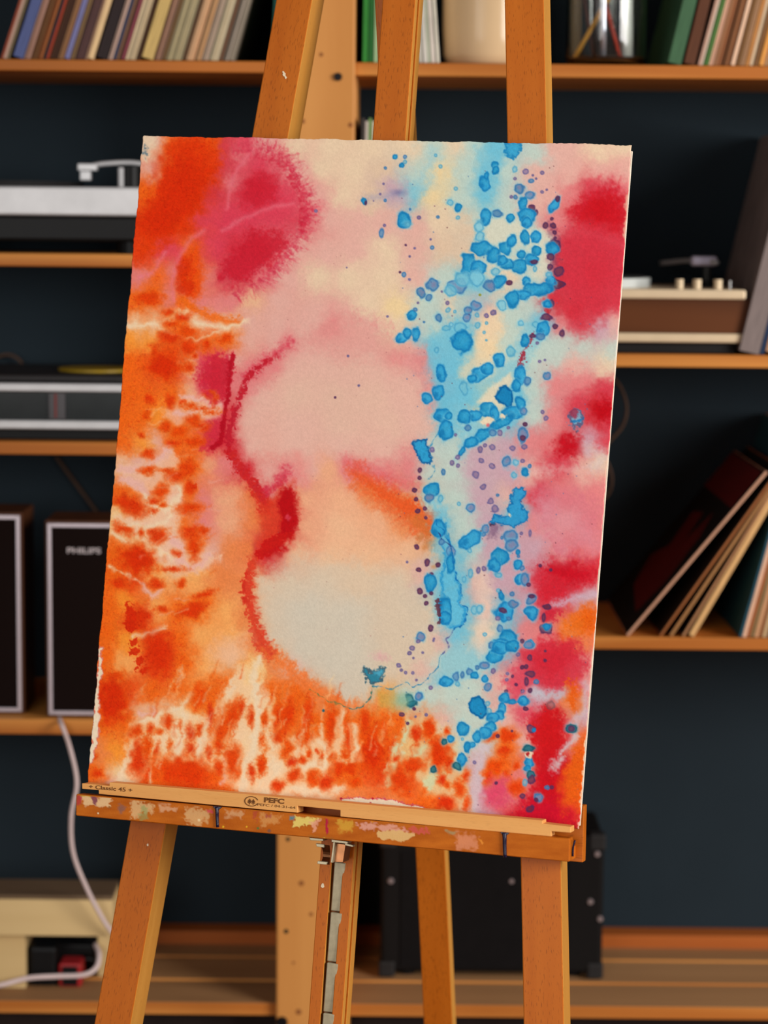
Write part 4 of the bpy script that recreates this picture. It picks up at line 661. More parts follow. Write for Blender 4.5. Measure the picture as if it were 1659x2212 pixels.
def paint(px, py):
    cv = Canvas(px, py)
    # soft washes -----------------------------------------------------------
    cv.poly(pts('300,480 345,405 362,330 372,302 465,300 478,350 445,410 425,455 392,500 350,525 318,545 298,540'), (228,62,10), .8, 16, 8, 8)
    cv.poly(pts('330,440 400,360 430,400 415,450 350,500 320,490'), (214,40,10), .6, 24, 8, 6)
    cv.poly(pts('398,545 430,535 438,600 430,640 405,640 392,600'), (234,78,14), .85, 9, 5, 5)
    cv.poly(pts('505,345 560,325 610,335 655,420 662,470 640,520 590,580 540,610 480,610 462,560 470,480 495,420'), (214,56,78), .45, 22, 8, 16)
    cv.poly(pts('520,400 560,372 600,380 600,430 560,450 520,440'), (200,26,44), .7, 18, 6, 8)
    cv.poly(pts('540,500 610,500 620,530 580,570 520,610 475,600 480,575'), (200,28,46), .8, 14, 6, 12)
    for x, y, rx, ry, ro in ((655,440,9,40,-10), (640,510,9,34,35), (600,345,8,26,-50), (635,385,8,28,-30)):
        cv.blob(x, y, rx, ry, ro, (208,50,72), .32, 12, .4, 14)
    for p_, w in (('545,325 515,362 497,402 490,450', 3), ('632,440 580,450 520,474 480,500', 3), ('440,500 412,515 385,560 372,610 375,650', 4), ('355,545 330,590 300,600', 4)):
        cv.stroke(pts(p_), w, (232,122,135), .6, 7, 3, 2)
    cv.poly(pts('1235,455 1270,425 1320,410 1345,430 1345,500 1300,495 1250,490'), (198,18,30), .8, 18, 6, 16)
    cv.stroke(pts('1215,490 1270,505 1345,530'), 4, (222,110,118), .5, 10)
    cv.stroke(pts('690,450 640,455'), 12, (224,90,105), .4, 18, 4, 10)
    # pale pink dome, grey-white pool --------------------------------------
    cv.poly(pts('560,850 600,810 660,780 760,770 860,780 915,810 930,860 940,930 900,970 800,985 700,975 620,985 560,985 520,960 505,930 520,890'), (226,180,162), .75, 26, 6, 12)
    cv.poly(pts('665,740 700,690 760,680 850,720 900,760 925,800 880,800 800,770 720,770'), (224,150,142), .5, 26, 8, 20)
    cv.poly(pts('560,1270 600,1220 660,1200 760,1210 860,1240 920,1300 940,1360 920,1430 850,1470 800,1490 770,1510 730,1500 680,1470 620,1430 580,1390 560,1330'), (212,196,172), .7, 30, 6, 12)
    cv.poly(pts('600,1300 680,1270 780,1320 790,1420 780,1490 730,1490 660,1440 600,1380'), (206,198,180), .6, 40, 6, 6)
    cv.poly(pts('655,1080 740,1050 830,1110 900,1170 880,1220 780,1200 680,1200 650,1150'), (236,180,142), .5, 34, 6, 8)
    # crimson seams ----------------------------------------------------------
    cv.poly(pts('425,815 450,770 495,765 502,790 492,850 480,880 455,850'), (204,34,54), .85, 9, 4, 14)
    cv.poly(pts('445,905 482,890 480,950 455,975 430,970 440,935'), (208,42,62), .85, 8, 4, 10)
    cv.stroke(pts('500,770 497,800 492,840 486,890 482,925 477,952 460,968'), 5, (180,14,32), .95, 3, 3, 4, 6)
    cv.stroke(pts('625,742 590,765 555,792 532,815'), 9, (214,66,84), .75, 12, 4, 12)
    cv.stroke(pts('575,780 540,808 520,850 508,890 498,925 492,965 500,990'), 4, (190,26,44), .9, 3, 4, 9, 7)
    cv.stroke(pts('495,975 520,1015 545,1045 565,1075 575,1095'), 9, (198,26,30), .9, 7, 4, 12, 15)
    cv.stroke(pts('620,1015 600,1050 575,1060'), 8, (206,40,66), .7, 12, 4, 10)
    cv.poly(pts('535,1035 575,1085 605,1055 632,1040 640,1100 630,1160 590,1192 552,1200 565,1150 556,1100'), (216,62,36), .8, 16, 4, 8)
    cv.poly(pts('604,1068 616,1048 634,1052 641,1100 642,1130 634,1150 614,1166 600,1150 606,1120 600,1095'), (182,12,20), .92, 7, 4, 5)
    cv.poly(pts('588,1158 612,1150 634,1146 612,1170 606,1188 585,1196 558,1208 550,1196 572,1172'), (198,24,22), .92, 3, 4, 7)
    cv.blob(621, 1118, 6, 6, 0, (214,70,90), .7, 5, .4, 6)
    cv.stroke(pts('640,985 655,1010 660,1040'), 8, (228,120,115), .4, 16)
    cv.stroke(pts('550,1205 537,1235 533,1265 539,1310 548,1355 562,1390 582,1415'), 7, (218,62,38), .88, 4, 4, 11, 14)
    cv.stroke(pts('536,1240 532,1270 540,1310'), 5, (206,40,28), .7, 4, 3, 10)
    cv.stroke(pts('575,1400 620,1440 660,1475 700,1505 740,1520'), 13, (240,118,52), .7, 11, 4, 14)
    cv.stroke(pts('770,1020 810,1050 850,1078 895,1105 925,1140'), 16, (230,84,34), .85, 18, 4, 15, 24)
    cv.stroke(pts('900,1120 925,1150 950,1165'), 12, (206,120,58), .7, 14, 4, 12)
    cv.stroke(pts('745,995 800,1018 870,1045 890,1055'), 10, (222,96,104), .55, 16, 4, 10)
    for p_ in ('915,1180 945,1165', '935,1225 965,1195', '955,1285 985,1265'): cv.stroke(pts(p_), 3, (206,140,84), .7, 5, 3, 4)
    # orange ground, veins and cells -------------------------------------------
    cv.poly(pts('262,1005 300,1000 345,985 368,955 388,1000 388,1060 402,1100 382,1140 402,1200 450,1185 475,1205 440,1235 390,1238 340,1215 300,1160 245,1150 245,1118 315,1100 300,1060 262,1050'), (238,190,160), .8, 10, 6, 6)
    cv.poly(pts('360,880 400,850 445,855 480,880 470,905 420,905 385,925 355,905'), (238,180,150), .7, 10, 6, 6)
    cv.poly(pts('252,1695 268,1640 283,1575 330,1543 400,1528 440,1548 470,1520 515,1445 560,1425 580,1500 600,1575 650,1605 700,1598 735,1560 770,1570 785,1635 760,1650 722,1655 700,1705 640,1718 560,1720 520,1715 440,1650 390,1640 330,1640 290,1695'), (243,210,168), .82, 10, 6, 6)
    cv.poly(pts('828,1700 845,1625 885,1560 915,1545 960,1560 990,1600 1012,1690 1022,1760 940,1720 900,1690'), (222,204,158), .65, 12, 6, 6)
    cv.blob(495, 1405, 42, 26, -30, (240,186,146), .7, 22, .4, 8); cv.blob(552, 1450, 22, 26, 0, (244,198,130), .7, 14, .4, 8)
    cv.stroke(pts('395,650 440,680 480,690 515,694'), 8, (238,104,24), .8, 7, 4, 8)
    for k_, p_ in VEINS:
        cv.stroke(pts(p_), float(k_[1:]), CREAM if k_[0] == 'c' else PINKV, .9, 7, 6, 3.5)
    for w, p_ in GREENV: cv.stroke(pts(p_), w, (206,212,168), .9, 7, 5, 6)
    cv.stroke(pts('1022,1740 1030,1690 1036,1640 1045,1610'), 15, (206,188,194), .85, 14, 5, 8)
    for t in CELLS.split():
        v = [float(q) for q in t.split(',')]; v += [0]*(5-len(v)); x, y, rx, ry, ro = v
        n = vnoise(np.array([[x]]), np.array([[y]]), 3., 77)[0, 0]
        cv.blob(x, y, rx*1.08+.5, ry*1.08+.5, ro, (242,124,34), .55, 6+min(rx, ry)*.3, .4, 3.5)
        cv.blob(x, y, rx*.93, ry*.93, ro, (222+8*n,58+16*n,8), .9, 3.5+min(rx, ry)*.4, .4, 3)
    for t in DEEP.split():
        x, y, rx, ry = [float(q) for q in t.split(',')]
        cv.blob(x, y, rx, ry, 0, (212,42,8), .7, min(rx, ry)*.6, .3, 6)
    for x, y, h in ((272,1330,26), (275,1352,14), (282,1390,7), (284,1408,7), (293,1425,10), (300,1445,6)):   # dry-brush edges
        cv.blob(x+8, y, 12, h, 0, (212,42,10), .9, 1.5, .5, 7)
    HA = [('500,330 560,318 610,335 645,390 662,440 662,480 645,520 600,570 560,610 500,640', 260, 26, (208,52,76), .5, 1), ('540,335 600,345 640,400 655,450 650,500', 120, 14, (200,34,58), .5, 1),
          ('1240,470 1262,440 1300,418 1345,408', 90, 26, (204,34,50), .45, 1), ('600,765 560,790 530,820 512,865 500,925 494,965 512,1005 545,1045 568,1080', 190, 13, (196,34,48), .6, 1),
          ('500,770 497,805 490,860', 50, 12, (190,24,42), .6, -1), ('455,790 440,820 445,850 470,875', 60, 18, (208,44,66), .5, -1), ('498,770 470,762 440,780 425,815', 50, 14, (212,52,76), .5, -1),
          ('552,1205 540,1240 538,1280 548,1330 560,1375 590,1415', 200, 17, (218,66,42), .65, 1), ('590,1415 640,1455 690,1495 735,1518 780,1522', 150, 15, (238,120,56), .6, 1),
          ('640,1100 636,1150 610,1180 575,1200', 60, 10, (190,18,24), .6, 1), ('760,1035 800,1072 850,1105 900,1150', 150, 24, (230,110,60), .45, -1), ('900,1150 930,1170 945,1180', 40, 26, (200,130,80), .5, -1),
          ('870,780 905,800 925,850 935,900', 70, 14, (224,150,146), .5, 1), ('670,745 720,700 790,690 850,720', 80, 26, (224,150,142), .35, 1), ('495,975 520,1015 548,1055', 60, 16, (206,44,40), .6, 1),
          ('620,1030 590,1060 575,1070', 30, 14, (206,50,70), .5, -1), ('1170,1090 1180,1140 1210,1195 1285,1215', 90, 24, (204,60,80), .4, 1), ('1135,1000 1190,1010 1250,1000', 50, 14, (206,60,76), .4, -1)]
    for i, (p_, n, L_, c_, al, sd) in enumerate(HA): hairs(cv, pts(p_), n, L_, c_, al, 300+i, sd)
    rs = np.random.RandomState(17)
    for i in range(190):     # wet streaks drawn out along the flow at the foot of the sheet
        x = rs.uniform(300, 900); y = rs.uniform(1455, 1660); an = math.radians(24-(x-300)*.032+rs.normal(0, 5)); L_ = rs.uniform(14, 52)
        if y < 1440+abs(x-480)*.25: continue
        dx, dy = math.sin(an)*L_, -math.cos(an)*L_
        cv.stroke([(x, y), (x+dx*.5, y+dy*.5), (x+dx, y+dy)], rs.uniform(1., 3.4), ((244,206,150), (236,196,158), (232,92,16), (226,68,10))[i % 4], rs.uniform(.3, .62), 5.5, 5, 2.5, .2)
    for i in range(46):     # fibres of the left margin running inwards
        x = rs.uniform(285, 470); y = rs.uniform(880, 1330); an = math.radians(rs.normal(-12, 14)); L_ = rs.uniform(10, 36)
        cv.stroke([(x, y), (x+math.cos(an)*L_, y+math.sin(an)*L_)], rs.uniform(.6, 1.6), ((244,196,150), (236,176,160), (232,90,18))[i % 3], rs.uniform(.3, .55), 5, 4, 2.5, .2)
    # right-hand reds -----------------------------------------------------------
    for p_, c_, al, so in (('1120,1410 1180,1375 1250,1385 1268,1440 1255,1490 1200,1500 1150,1480', (208,44,62), .75, 18), ('1140,1545 1180,1528 1232,1560 1222,1640 1200,1690 1245,1785 1105,1775 1130,1740 1162,1690 1150,1600', (204,24,36), .8, 13),
                         ('1150,1050 1250,1055 1300,1100 1295,1195 1210,1185 1165,1130', (210,112,128), .55, 22), ('1195,500 1250,480 1345,500 1340,650 1240,690 1195,650 1200,580', (208,50,66), .6, 20), ('1155,1235 1200,1215 1280,1225 1278,1270 1200,1300 1165,1290', (206,34,50), .6, 14)):
        cv.poly(pts(p_), c_, al, so, 7, 12)
    for a in ((1305,890,20,22,30,(186,8,22),.85,16), (1228,965,26,20,-20,(192,14,30),.9,16), (1225,1235,48,20,15,(196,16,34),.85,14), (1190,1275,30,22,0,(206,28,44),.6,16),
              (1185,1590,34,55,10,(202,22,26),.85,18), (1190,1690,28,60,15,(198,16,30),.85,18), (1180,1755,60,26,10,(196,16,44),.8,14), (1200,1420,45,34,-20,(206,36,52),.7,20),
              (1270,590,70,90,0,(206,46,62),.55,40), (1250,1345,34,20,-35,(228,104,24),.85,14), (1275,1330,16,30,0,(226,92,16),.7,14), (1240,1505,16,34,-12,(228,92,18),.85,9),
              (1250,1660,22,50,10,(226,92,18),.9,11), (1232,1700,22,50,15,(226,92,20),.6,14), (1190,1325,18,14,-30,(204,34,54),.8,7), (1075,1710,26,28,20,(214,70,108),.6,18),
              (1118,1470,22,34,20,(218,72,92),.8,12), (1140,1540,26,18,0,(214,60,84),.6,14)):
        cv.blob(a[0], a[1], a[2], a[3], a[4], a[5], a[6], a[7], .35, 12)
    for p_, w, c_, al in (('1215,1190 1170,1130 1180,1090', 20, (214,150,160), .5), ('1200,1305 1240,1295 1285,1285', 8, (200,176,192), .8), ('1150,1495 1185,1505 1215,1500', 10, (188,196,204), .8),
                       ('1195,1660 1215,1625 1240,1590', 7, (206,196,196), .85), ('1240,1560 1262,1535 1268,1480', 9, (204,190,196), .7), ('1262,965 1300,985 1285,1010', 12, (206,196,196), .5),
                       ('1250,1010 1150,1018', 8, (222,178,172), .5), ('1190,1110 1240,1130 1280,1170', 18, (216,146,156), .45)):
        cv.stroke(pts(p_), w, c_, al, w*.9+4, 5, 8)
    # blue veils ----------------------------------------------------------------
    for a in (('1030,320 1075,315 1085,360 1065,420 1040,440 1030,400', .45), ('895,420 920,380 935,340', .0), ('930,720 985,700 1010,740 1020,790 1000,860 1010,900 985,940 955,900 940,830 925,770', .6),
              ('985,590 1045,560 1070,620 1040,690 1010,720 985,690', .35), ('1130,700 1180,660 1195,700 1165,740 1125,800 1060,850 1000,890 980,850 1060,810 1110,770', .5),
              ('1005,890 1060,900 1120,880 1130,900 1060,935 1010,975 985,1000 990,960', .6), ('930,1060 965,1100 960,1180 980,1210 990,1260 1005,1320 990,1350 955,1330 945,1250 935,1170', .65),
              ('1000,1360 975,1375 965,1400 945,1440 930,1475 985,1480 1040,1450 1075,1410 1040,1400 1010,1400', .5), ('1060,1370 1120,1370 1120,1420 1060,1450', .35), ('1010,1170 1040,1180 1000,1210 985,1200', .4)):
        if a[1]: cv.poly(pts(a[0]), (110,190,214), a[1], 12, 8, 6)
    cv.stroke(pts('935,330 920,370 905,410 880,425'), 10, (158,200,204), .6, 16, 6, 8)
    cv.stroke(pts('790,430 830,425 862,416'), 7, (150,150,180), .5, 12, 4, 6); cv.blob(862, 416, 10, 5, 0, (96,98,146), .6, 9)
    cv.stroke(pts('1060,700 1040,790 1020,800'), 26, (236,208,168), .7, 14, 6, 6); cv.poly(pts('1030,870 1060,835 1105,805 1110,830 1075,855 1085,890 1060,880'), (222,210,182), .9, 5, 4, 3)
    cv.poly(pts('1055,480 1090,460 1120,480 1150,500 1180,490 1190,520 1180,600 1150,600 1165,560 1140,530 1110,530 1080,530 1050,520'), (212,210,188), .85, 8, 4, 4)
    cv.poly(pts('1040,560 1080,540 1110,560 1090,600 1050,600'), (214,208,186), .5, 10, 4, 4)
    cv.stroke(pts('1040,1240 1050,1290 1045,1350 1040,1400'), 16, (230,204,184), .6, 16, 6, 6)
    cv.blob(1070, 1140, 12, 20, 20, (110,76,110), .6, 10, .4, 8); cv.blob(1066, 1132, 8, 4, -20, (60,30,56), .8, 3, .4, 4)
    cv.stroke(pts('1150,724 1140,745 1130,765 1122,786 1122,802'), 4, (160,30,48), .85, 3, 4, 8); cv.stroke(pts('1183,665 1186,690'), 5, (190,30,40), .8, 4, 4, 6)
    cv.stroke(pts('1190,490 1205,530 1195,575 1200,620'), 8, (110,50,84), .45, 8, 4, 8)
    # drops -----------------------------------------------------------------------
    KIND = dict(b=((36,146,198), (14,108,170), .93), l=((118,190,210), (66,150,190), .68), q=((92,140,180), (40,104,164), .85), p=((140,116,148), (84,84,140), .85), d=((104,54,78), (70,44,92), .86), t=((34,112,128), (14,70,90), .85))
    cv.poly(pts('1086,306 1124,306 1126,326 1110,345 1100,344 1093,328'), (50,158,204), .9, 3, 4, 5, rim=(16,110,170), rimw=3, rima=.6)
    # tributaries with a hard blue tide line
    cv.poly(pts('938,1118 960,1122 976,1183 980,1212 986,1241 994,1265 994,1297 1005,1313 1008,1328 1000,1350 982,1362 958,1346 950,1320 958,1280 950,1240 960,1205 950,1170'), (92,184,216), .75, 4, 4, 4, rim=(30,140,200), rimw=3, rima=.7)
    cv.poly(pts('1115,1054 1132,1055 1135,1068 1128,1082 1130,1099 1140,1108 1139,1123 1123,1133 1113,1140 1099,1137 1084,1133 1072,1131 1058,1130 1067,1111 1084,1113 1099,1113 1096,1096 1106,1082 1099,1077 1106,1065'), (44,150,202), .95, 3, 3, 5, rim=(10,96,160), rimw=2.5, rima=.7)
    cv.poly(pts('1067,856 1080,835 1092,832 1107,845 1109,862 1104,879 1095,881 1085,874 1073,864'), (22,126,182), .97, 2, 2, 2, rim=(6,84,146), rimw=2.5)
    cv.poly(pts('1011,1518 1020,1506 1035,1504 1045,1511 1051,1527 1054,1542 1045,1552 1037,1554 1025,1544 1013,1532'), (26,134,188), .97, 2, 2, 2, rim=(6,84,146), rimw=2.5)
    cv.poly(pts('888,960 893,952 911,949 922,946 921,961 928,977 934,990 930,1002 913,1002 906,987 894,975'), (38,154,206), .95, 2, 3, 3, rim=(20,80,140), rimw=2.5)
    cv.poly(pts('787,1450 792,1441 806,1446 820,1440 834,1446 836,1458 822,1466 812,1476 802,1483 796,1466'), (26,120,150), .88, 4, 7, 7, rim=(70,84,96), rimw=2.5)
    cv.blob(820, 1452, 9, 6, 20, (90,180,208), .7, 5, .4, 4); cv.blob(822, 1418, 16, 10, 0, (222,160,164), .6, 10, .4, 8)
    for t in DROPS.split():
        v = [float(q) for q in t[1:].split(',')]; x, y, rx = v[:3]; ry = v[3] if len(v) > 3 else rx; ro = v[4] if len(v) > 4 else 0
        f, rm, al = KIND[t[0]]; k = min(rx, ry)
        if t[0] in 'bq' and k > 5: rx, ry, k = rx*1.15, ry*1.15, k*1.15
        j = vnoise(np.array([[x]]), np.array([[y]]), 2.3, 91)[0, 0]
        f = tuple(np.clip(np.array(f)+j*14, 0, 255))
        if t[0] in 'blqt' and k > 5: cv.blob(x, y, rx+3, ry+3, ro, (120,196,216), .45, 4, .3, 3)
        cv.blob(x, y, rx+.6, ry+.6, ro, f, al, 1.2+k*.05, .26 if k > 5 else .2, 1.2 if k > 4 else .4, rm, 1.2+k*.07, .6)
        if t[0] in 'bq' and k > 8: cv.blob(x+rx*.15, y-ry*.1, rx*.5, ry*.5, ro, (64,168,208) if t[0] == 'b' else (140,124,156), .55, k*.3, .5, 4)
        if t[0] == 'b' and k > 9 and j > 0: cv.blob(x-rx*.4, y+ry*.35, rx*.35, ry*.35, ro, (14,108,168), .6, 3, .5, 3)
    cv.blob(1245, 905, 17, 20, 0, (120,176,200), .9, 4, .3, 6, (70,60,100), 3, .7); cv.blob(1240, 893, 8, 9, 0, (150,50,76), .85, 3, .4, 5); cv.stroke(pts('1232,910 1248,912 1262,900'), 3, (24,110,170), .8, 2, 4, 5)
    for x, y, rx, ry in ((1053,908,15,7), (1101,1111,3,5), (1143,1631,9,6), (1085,900,8,5)): cv.blob(x, y, rx, ry, -10, (234,212,180), .95, 1.5, .5, 3)
    cv.blob(1054, 918, 4, 4, 0, (220,90,100), .8, 2); cv.blob(1141, 1630, 3, 4, 0, (170,20,30), .9, 1.5, .6, 3)
    cv.blob(1189, 1524, 9, 9, 0, (120,100,100), .35, 2, .2, 2, (90,70,80), 2, .4)
    cv.blob(1037, 637, 3, 3, 0, (140,140,40), .9, 1.5)
    for p_, c_ in (('941,1120 976,1183 979,1212 985,1241 995,1265 995,1297 1006,1313 1009,1328 1000,1350 978,1365', (14,100,170)), ('978,1365 967,1381 966,1397 953,1416', (80,80,140)),
                   ('953,1416 941,1446 924,1467 909,1482 880,1478 868,1478 851,1490 817,1481 802,1484', (30,126,176)), ('802,1484 798,1505 781,1528 762,1530 740,1528', (40,116,116)),
                   ('740,1528 719,1517 695,1505 668,1488', (120,120,70)), ('950,939 936,961 923,968 918,990', (40,140,190)), ('936,1003 938,1020 925,1036', (60,140,180)), ('976,1183 955,1165 945,1150', (40,60,120))):
        cv.stroke(pts(p_), .7, c_, .9, 1.6, 5, 2.2)
    cv.stroke(pts('947,1300 945,1318 948,1338 946,1345'), 4, (96,44,60), .85, 2, 4, 5)
    cv.poly(pts('805,1490 850,1495 880,1500 880,1530 850,1535 820,1520'), (178,164,90), .5, 12, 6, 8); cv.blob(872, 1512, 16, 14, 0, (110,180,170), .5, 12)
    # splatter specks ---------------------------------------------------------------
    rs = np.random.RandomState(5)
    for i in range(150):
        x, y = rs.uniform(860, 1280), rs.uniform(330, 1760); cv.blob(x, y, rs.uniform(.7, 1.6), None, 0, ((110,60,90), (70,110,160), (100,50,60))[i % 3], .7, 1)
    for i in range(40):
        x, y = rs.uniform(520, 900), rs.uniform(480, 1420); cv.blob(x, y, rs.uniform(.6, 1.1), None, 0, (150,90,90), .6, 1)
    # bare margins ---------------------------------------------------------------------
    cv.poly(pts('735,1724 770,1722 810,1724 850,1728 890,1736 912,1742 924,1752 924,1790 735,1790'), (234,214,184), 1, 1.5, 3, 4, rim=(196,30,50), rimw=1.5, rima=.8)
    for x, y in ((805,1725), (800,1736), (737,1725)): cv.blob(x, y, 2.5, None, 0, (180,20,50), .95, 1)
    cv.poly(pts('224,1402 219,1440 222,1450 216,1475 217,1500 214,1540 217,1560 210,1600 205,1640 200,1650 190,1650 205,1500 214,1400'), (236,216,186), 1, 1.2, 4, 3, rim=(204,50,40), rimw=1.2, rima=.6)
    cv.poly(pts('1350,430 1352,470 1349,500 1350,530 1370,530 1375,400'), (226,176,150), .8, 3, 4, 4)
    cv.poly(pts('1249,1790 1254,1740 1259,1700 1266,1600 1275,1600 1265,1790'), (234,206,176), .8, 2, 4, 4)
    cv.poly(pts('300,285 345,285 340,302 322,318 316,345 306,350'), (230,206,176), .7, 8, 4, 8); cv.blob(314, 322, 4, 9, 0, (80,110,126), .8, 3, .6, 5)
    # granulation ------------------------------------------------------------------------
    sat = (cv.rgb.max(-1)-cv.rgb.min(-1))/255.
    g = vnoise(px, py, 2.3, 31)*.6+vnoise(px, py, 4.5, 32)*.4
    cv.rgb *= 1+(g*(.035+.10*np.clip(sat-.35, 0, 1)))[..., None]
    dots = (vnoise(px, py, 2.6, 35) > .62) & (sat > .78)
    cv.rgb[dots] *= np.array([.95, .82, .86])
    return np.clip(cv.rgb, 2, 250)

gx = np.linspace(0, 1, 540); gy = np.linspace(0, 1, 30); U_, V_ = np.meshgrid(gx, gy)
q0, q1, q2, q3 = [np.array(p) for p in ((166.5,1717.5),(1229,1813),(1228,1860),(165.5,1760))]
PXg = (q0[0]*(1-U_)+q1[0]*U_)*(1-V_)+(q3[0]*(1-U_)+q2[0]*U_)*V_; PYg = (q0[1]*(1-U_)+q1[1]*U_)*(1-V_)+(q3[1]*(1-U_)+q2[1]*U_)*V_
sm = Canvas(PXg, PYg, True)
SM = [('172,1716 240,1724 235,1745 200,1738 185,1740', (226,190,140), .8, 3, 6), ('196,1718 214,1722 206,1738', (110,50,70), .8, 2, 4), ('163,1714 182,1718 172,1740 163,1738', (170,40,60), .7, 2, 5), ('165,1713 200,1717 190,1722 165,1719', (176,160,40), .8, 2, 3),
      ('280,1730 340,1736 330,1752 300,1760 282,1770', (220,180,126), .7, 4, 8), ('305,1738 322,1742 318,1768 302,1776', (130,150,90), .55, 4, 6), ('255,1736 268,1745 262,1756', (110,90,90), .6, 4, 5), ('340,1738 385,1742 380,1750 345,1752', (218,170,130), .6, 3, 5),
      ('400,1745 455,1750 445,1775 430,1784 405,1780', (226,188,130), .55, 6, 9), ('445,1746 462,1750 460,1758 448,1754', (206,70,80), .8, 2, 3), ('490,1750 530,1754 520,1766 490,1764', (216,176,130), .5, 5, 6), ('545,1752 556,1754 553,1772 546,1770', (170,60,50), .6, 3, 8),
      ('560,1758 610,1762 600,1775 580,1780 565,1785', (214,160,96), .5, 5, 8), ('572,1758 584,1760 582,1765 572,1764', (150,60,60), .6, 2, 3), ('628,1763 640,1765 638,1772 628,1770', (60,130,140), .9, 2, 3), ('640,1763 690,1768 676,1782 650,1784 634,1790', (226,204,110), .85, 2, 6),
      ('668,1775 690,1772 684,1795 676,1800', (226,160,130), .75, 2, 5), ('702,1768 712,1769 708,1798 703,1806', (176,20,60), .95, 1.2, 2), ('730,1772 765,1776 760,1795 735,1798', (214,170,60), .6, 5, 8), ('765,1776 870,1786 880,1795 850,1800 820,1790 785,1790', (222,160,140), .75, 4, 8),
      ('815,1796 850,1792 895,1800 898,1808 870,1816 830,1816 814,1810', (216,172,110), .95, 1.5, 3), ('880,1787 930,1792 925,1800 895,1798', (206,80,80), .7, 3, 7), ('984,1797 1030,1806 1030,1832 985,1834', (222,146,110), .6, 7, 8), ('960,1794 985,1798 980,1802 962,1798', (150,150,110), .6, 3, 4),
      ('1030,1810 1040,1812 1042,1822 1034,1818', (226,140,50), .7, 2, 3), ('680,1806 740,1813 740,1820 650,1812', (110,100,50), .5, 4, 4)]
for p_, c_, al, so, ha in SM: sm.poly(pts(p_), c_+(255,), al, so, 3, ha)
for x, y, r, c_ in ((212,1757,2,(236,220,180)), (482,1786,2.5,(230,180,40)), (533,1786,2,(230,180,40)), (557,1789,3,(80,110,50)), (804,1774,2.5,(236,170,40)), (236,1744,3,(150,90,40)), (430,1772,3,(230,200,150)), (700,1812,3,(230,190,60)), (582,1795,4,(120,80,60))): sm.blob(x, y, r, None, 0, c_+(255,), .9, 1)
alp = np.clip(sm.rgb[..., 3]/255, 0, 1); colr = np.where(alp[..., None] > .01, sm.rgb[..., :3]/np.maximum(alp[..., None], .01), 0)
pl = [np.array([on(x, y, NB+.0003) for x, y in zip(PXg[r], PYg[r])]) for r in range(PXg.shape[0])]; G3 = np.stack(pl)-np.array(base)
me, qf = grid_mesh('paint_smears', G3[..., 0], G3[..., 1], G3[..., 2]); set_faces(me, qf); set_col(me, np.clip(colr, 0, 255), alp)
SMM, nt, b_, at_ = attr_mat('dried_paint_on_beech', .5); N = nt.nodes
# bare spots show the same beech as the bar
src = BEECHX.node_tree; 
tcn = N.new('ShaderNodeTexCoord'); mpn = N.new('ShaderNodeMapping'); mpn.inputs['Scale'].default_value = (1.5, 12, 12); mpn.inputs['Rotation'].default_value = (0, .09, .22); nn = N.new('ShaderNodeTexNoise'); nn.inputs['Scale'].default_value = 8; nn.inputs['Detail'].default_value = 6
rr = N.new('ShaderNodeValToRGB'); rr.color_ramp.elements[0].position = .3; rr.color_ramp.elements[1].position = .7; rr.color_ramp.elements[0].color = lin((166,80,14))+(1,); rr.color_ramp.elements[1].color = lin((194,104,26))+(1,)
mxn = N.new('ShaderNodeMix'); mxn.data_type = 'RGBA'; Lk = nt.links.new
Lk(tcn.outputs['Object'], mpn.inputs[0]); Lk(mpn.outputs[0], nn.inputs['Vector']); Lk(nn.outputs['Fac'], rr.inputs[0]); Lk(at_.outputs['Alpha'], mxn.inputs[0]); Lk(rr.outputs[0], mxn.inputs[6]); Lk(at_.outputs['Color'], mxn.inputs[7]); Lk(mxn.outputs[2], b_.inputs['Base Color'])
link('paint_smears', me, SMM, bar_o, Matrix.Translation(base))
INK = plain('navy_paint', (26,20,44), .2)
for x, y0, y1, w in ((469, 1744, 1787, 4.2), (1090, 1800, 1852, 4.8)):
    P = [on(x-1, y0-1, NB+.0005), on(x, y0+10, NB+.001), on(x, (y0+y1)/2, NB+.001), on(x+1, y1, NB+.0012)]; tube('paint_drip', P, w/1900, INK, bar_o, 8, 4, w*.75/1900)
    prism('paint_drip', [(x-10, y0-3), (x+11, y0-1), (x+3, y0+6), (x-3, y0+6)], NB+.0011, .001, INK, bar_o, .0003)
tube('paint_drip', [on(1242, 1815, .020), on(1238, 1830, .02), on(1237, 1850, .02)], .0012, INK, bar_o, 6, 3)

# ------------------------------------------------------------------ stretcher bar lying on the tray
out = [(177,1692),(236,1697.5),(236,1690),(400,1704),(740,1733.5),(1000,1757),(1172,1772.5),(1172,1779),(1233,1786),(1233,1799),(1191,1796),(1191,1807),(1000,1790),(735,1764),(735,1750),(643,1741),(643,1756),(400,1733),(213,1715),(213,1707),(177,1704)]
o = prism('stretcher_bar', out[::-1], .0315, .024, PINE, None, .0006); tag(o, 'pale pine stretcher bar with printed lettering lying along the easel tray', 'stretcher bar')
INKB = plain('burnt_print', (110,66,26), .7); ex = (on(640, 1735, .0315)-on(240, 1700, .0315)).normalized(); ey = PN.cross(ex)
def pr(body, x, y, h, bold=.0, wide=1.): return text('lettering', body, on(x, y, .0315), ex, ey, h/1900, INKB, o, .0002, bold, wide)
pr('+ Classic 45 +', 239, 1703.5, 8.2, .0001, 1.45); pr('PEFC', 592, 1730, 9.5, .0003, 1.5); pr('PEFC / 04-31-64', 597, 1741.5, 5., .0, 1.75)
c0 = on(543, 1731, .0318); bm = bmesh.new(); R1, R2 = .0078, .0066
for i in range(28):
    a0, a1 = [math.radians(20+320*k/28) for k in (i, i+1)]
    bm.faces.new([bm.verts.new((r*math.cos(a_)*1.05, r*math.sin(a_)*.72, 0)) for r, a_ in ((R1, a0), (R1, a1), (R2, a1), (R2, a0))])
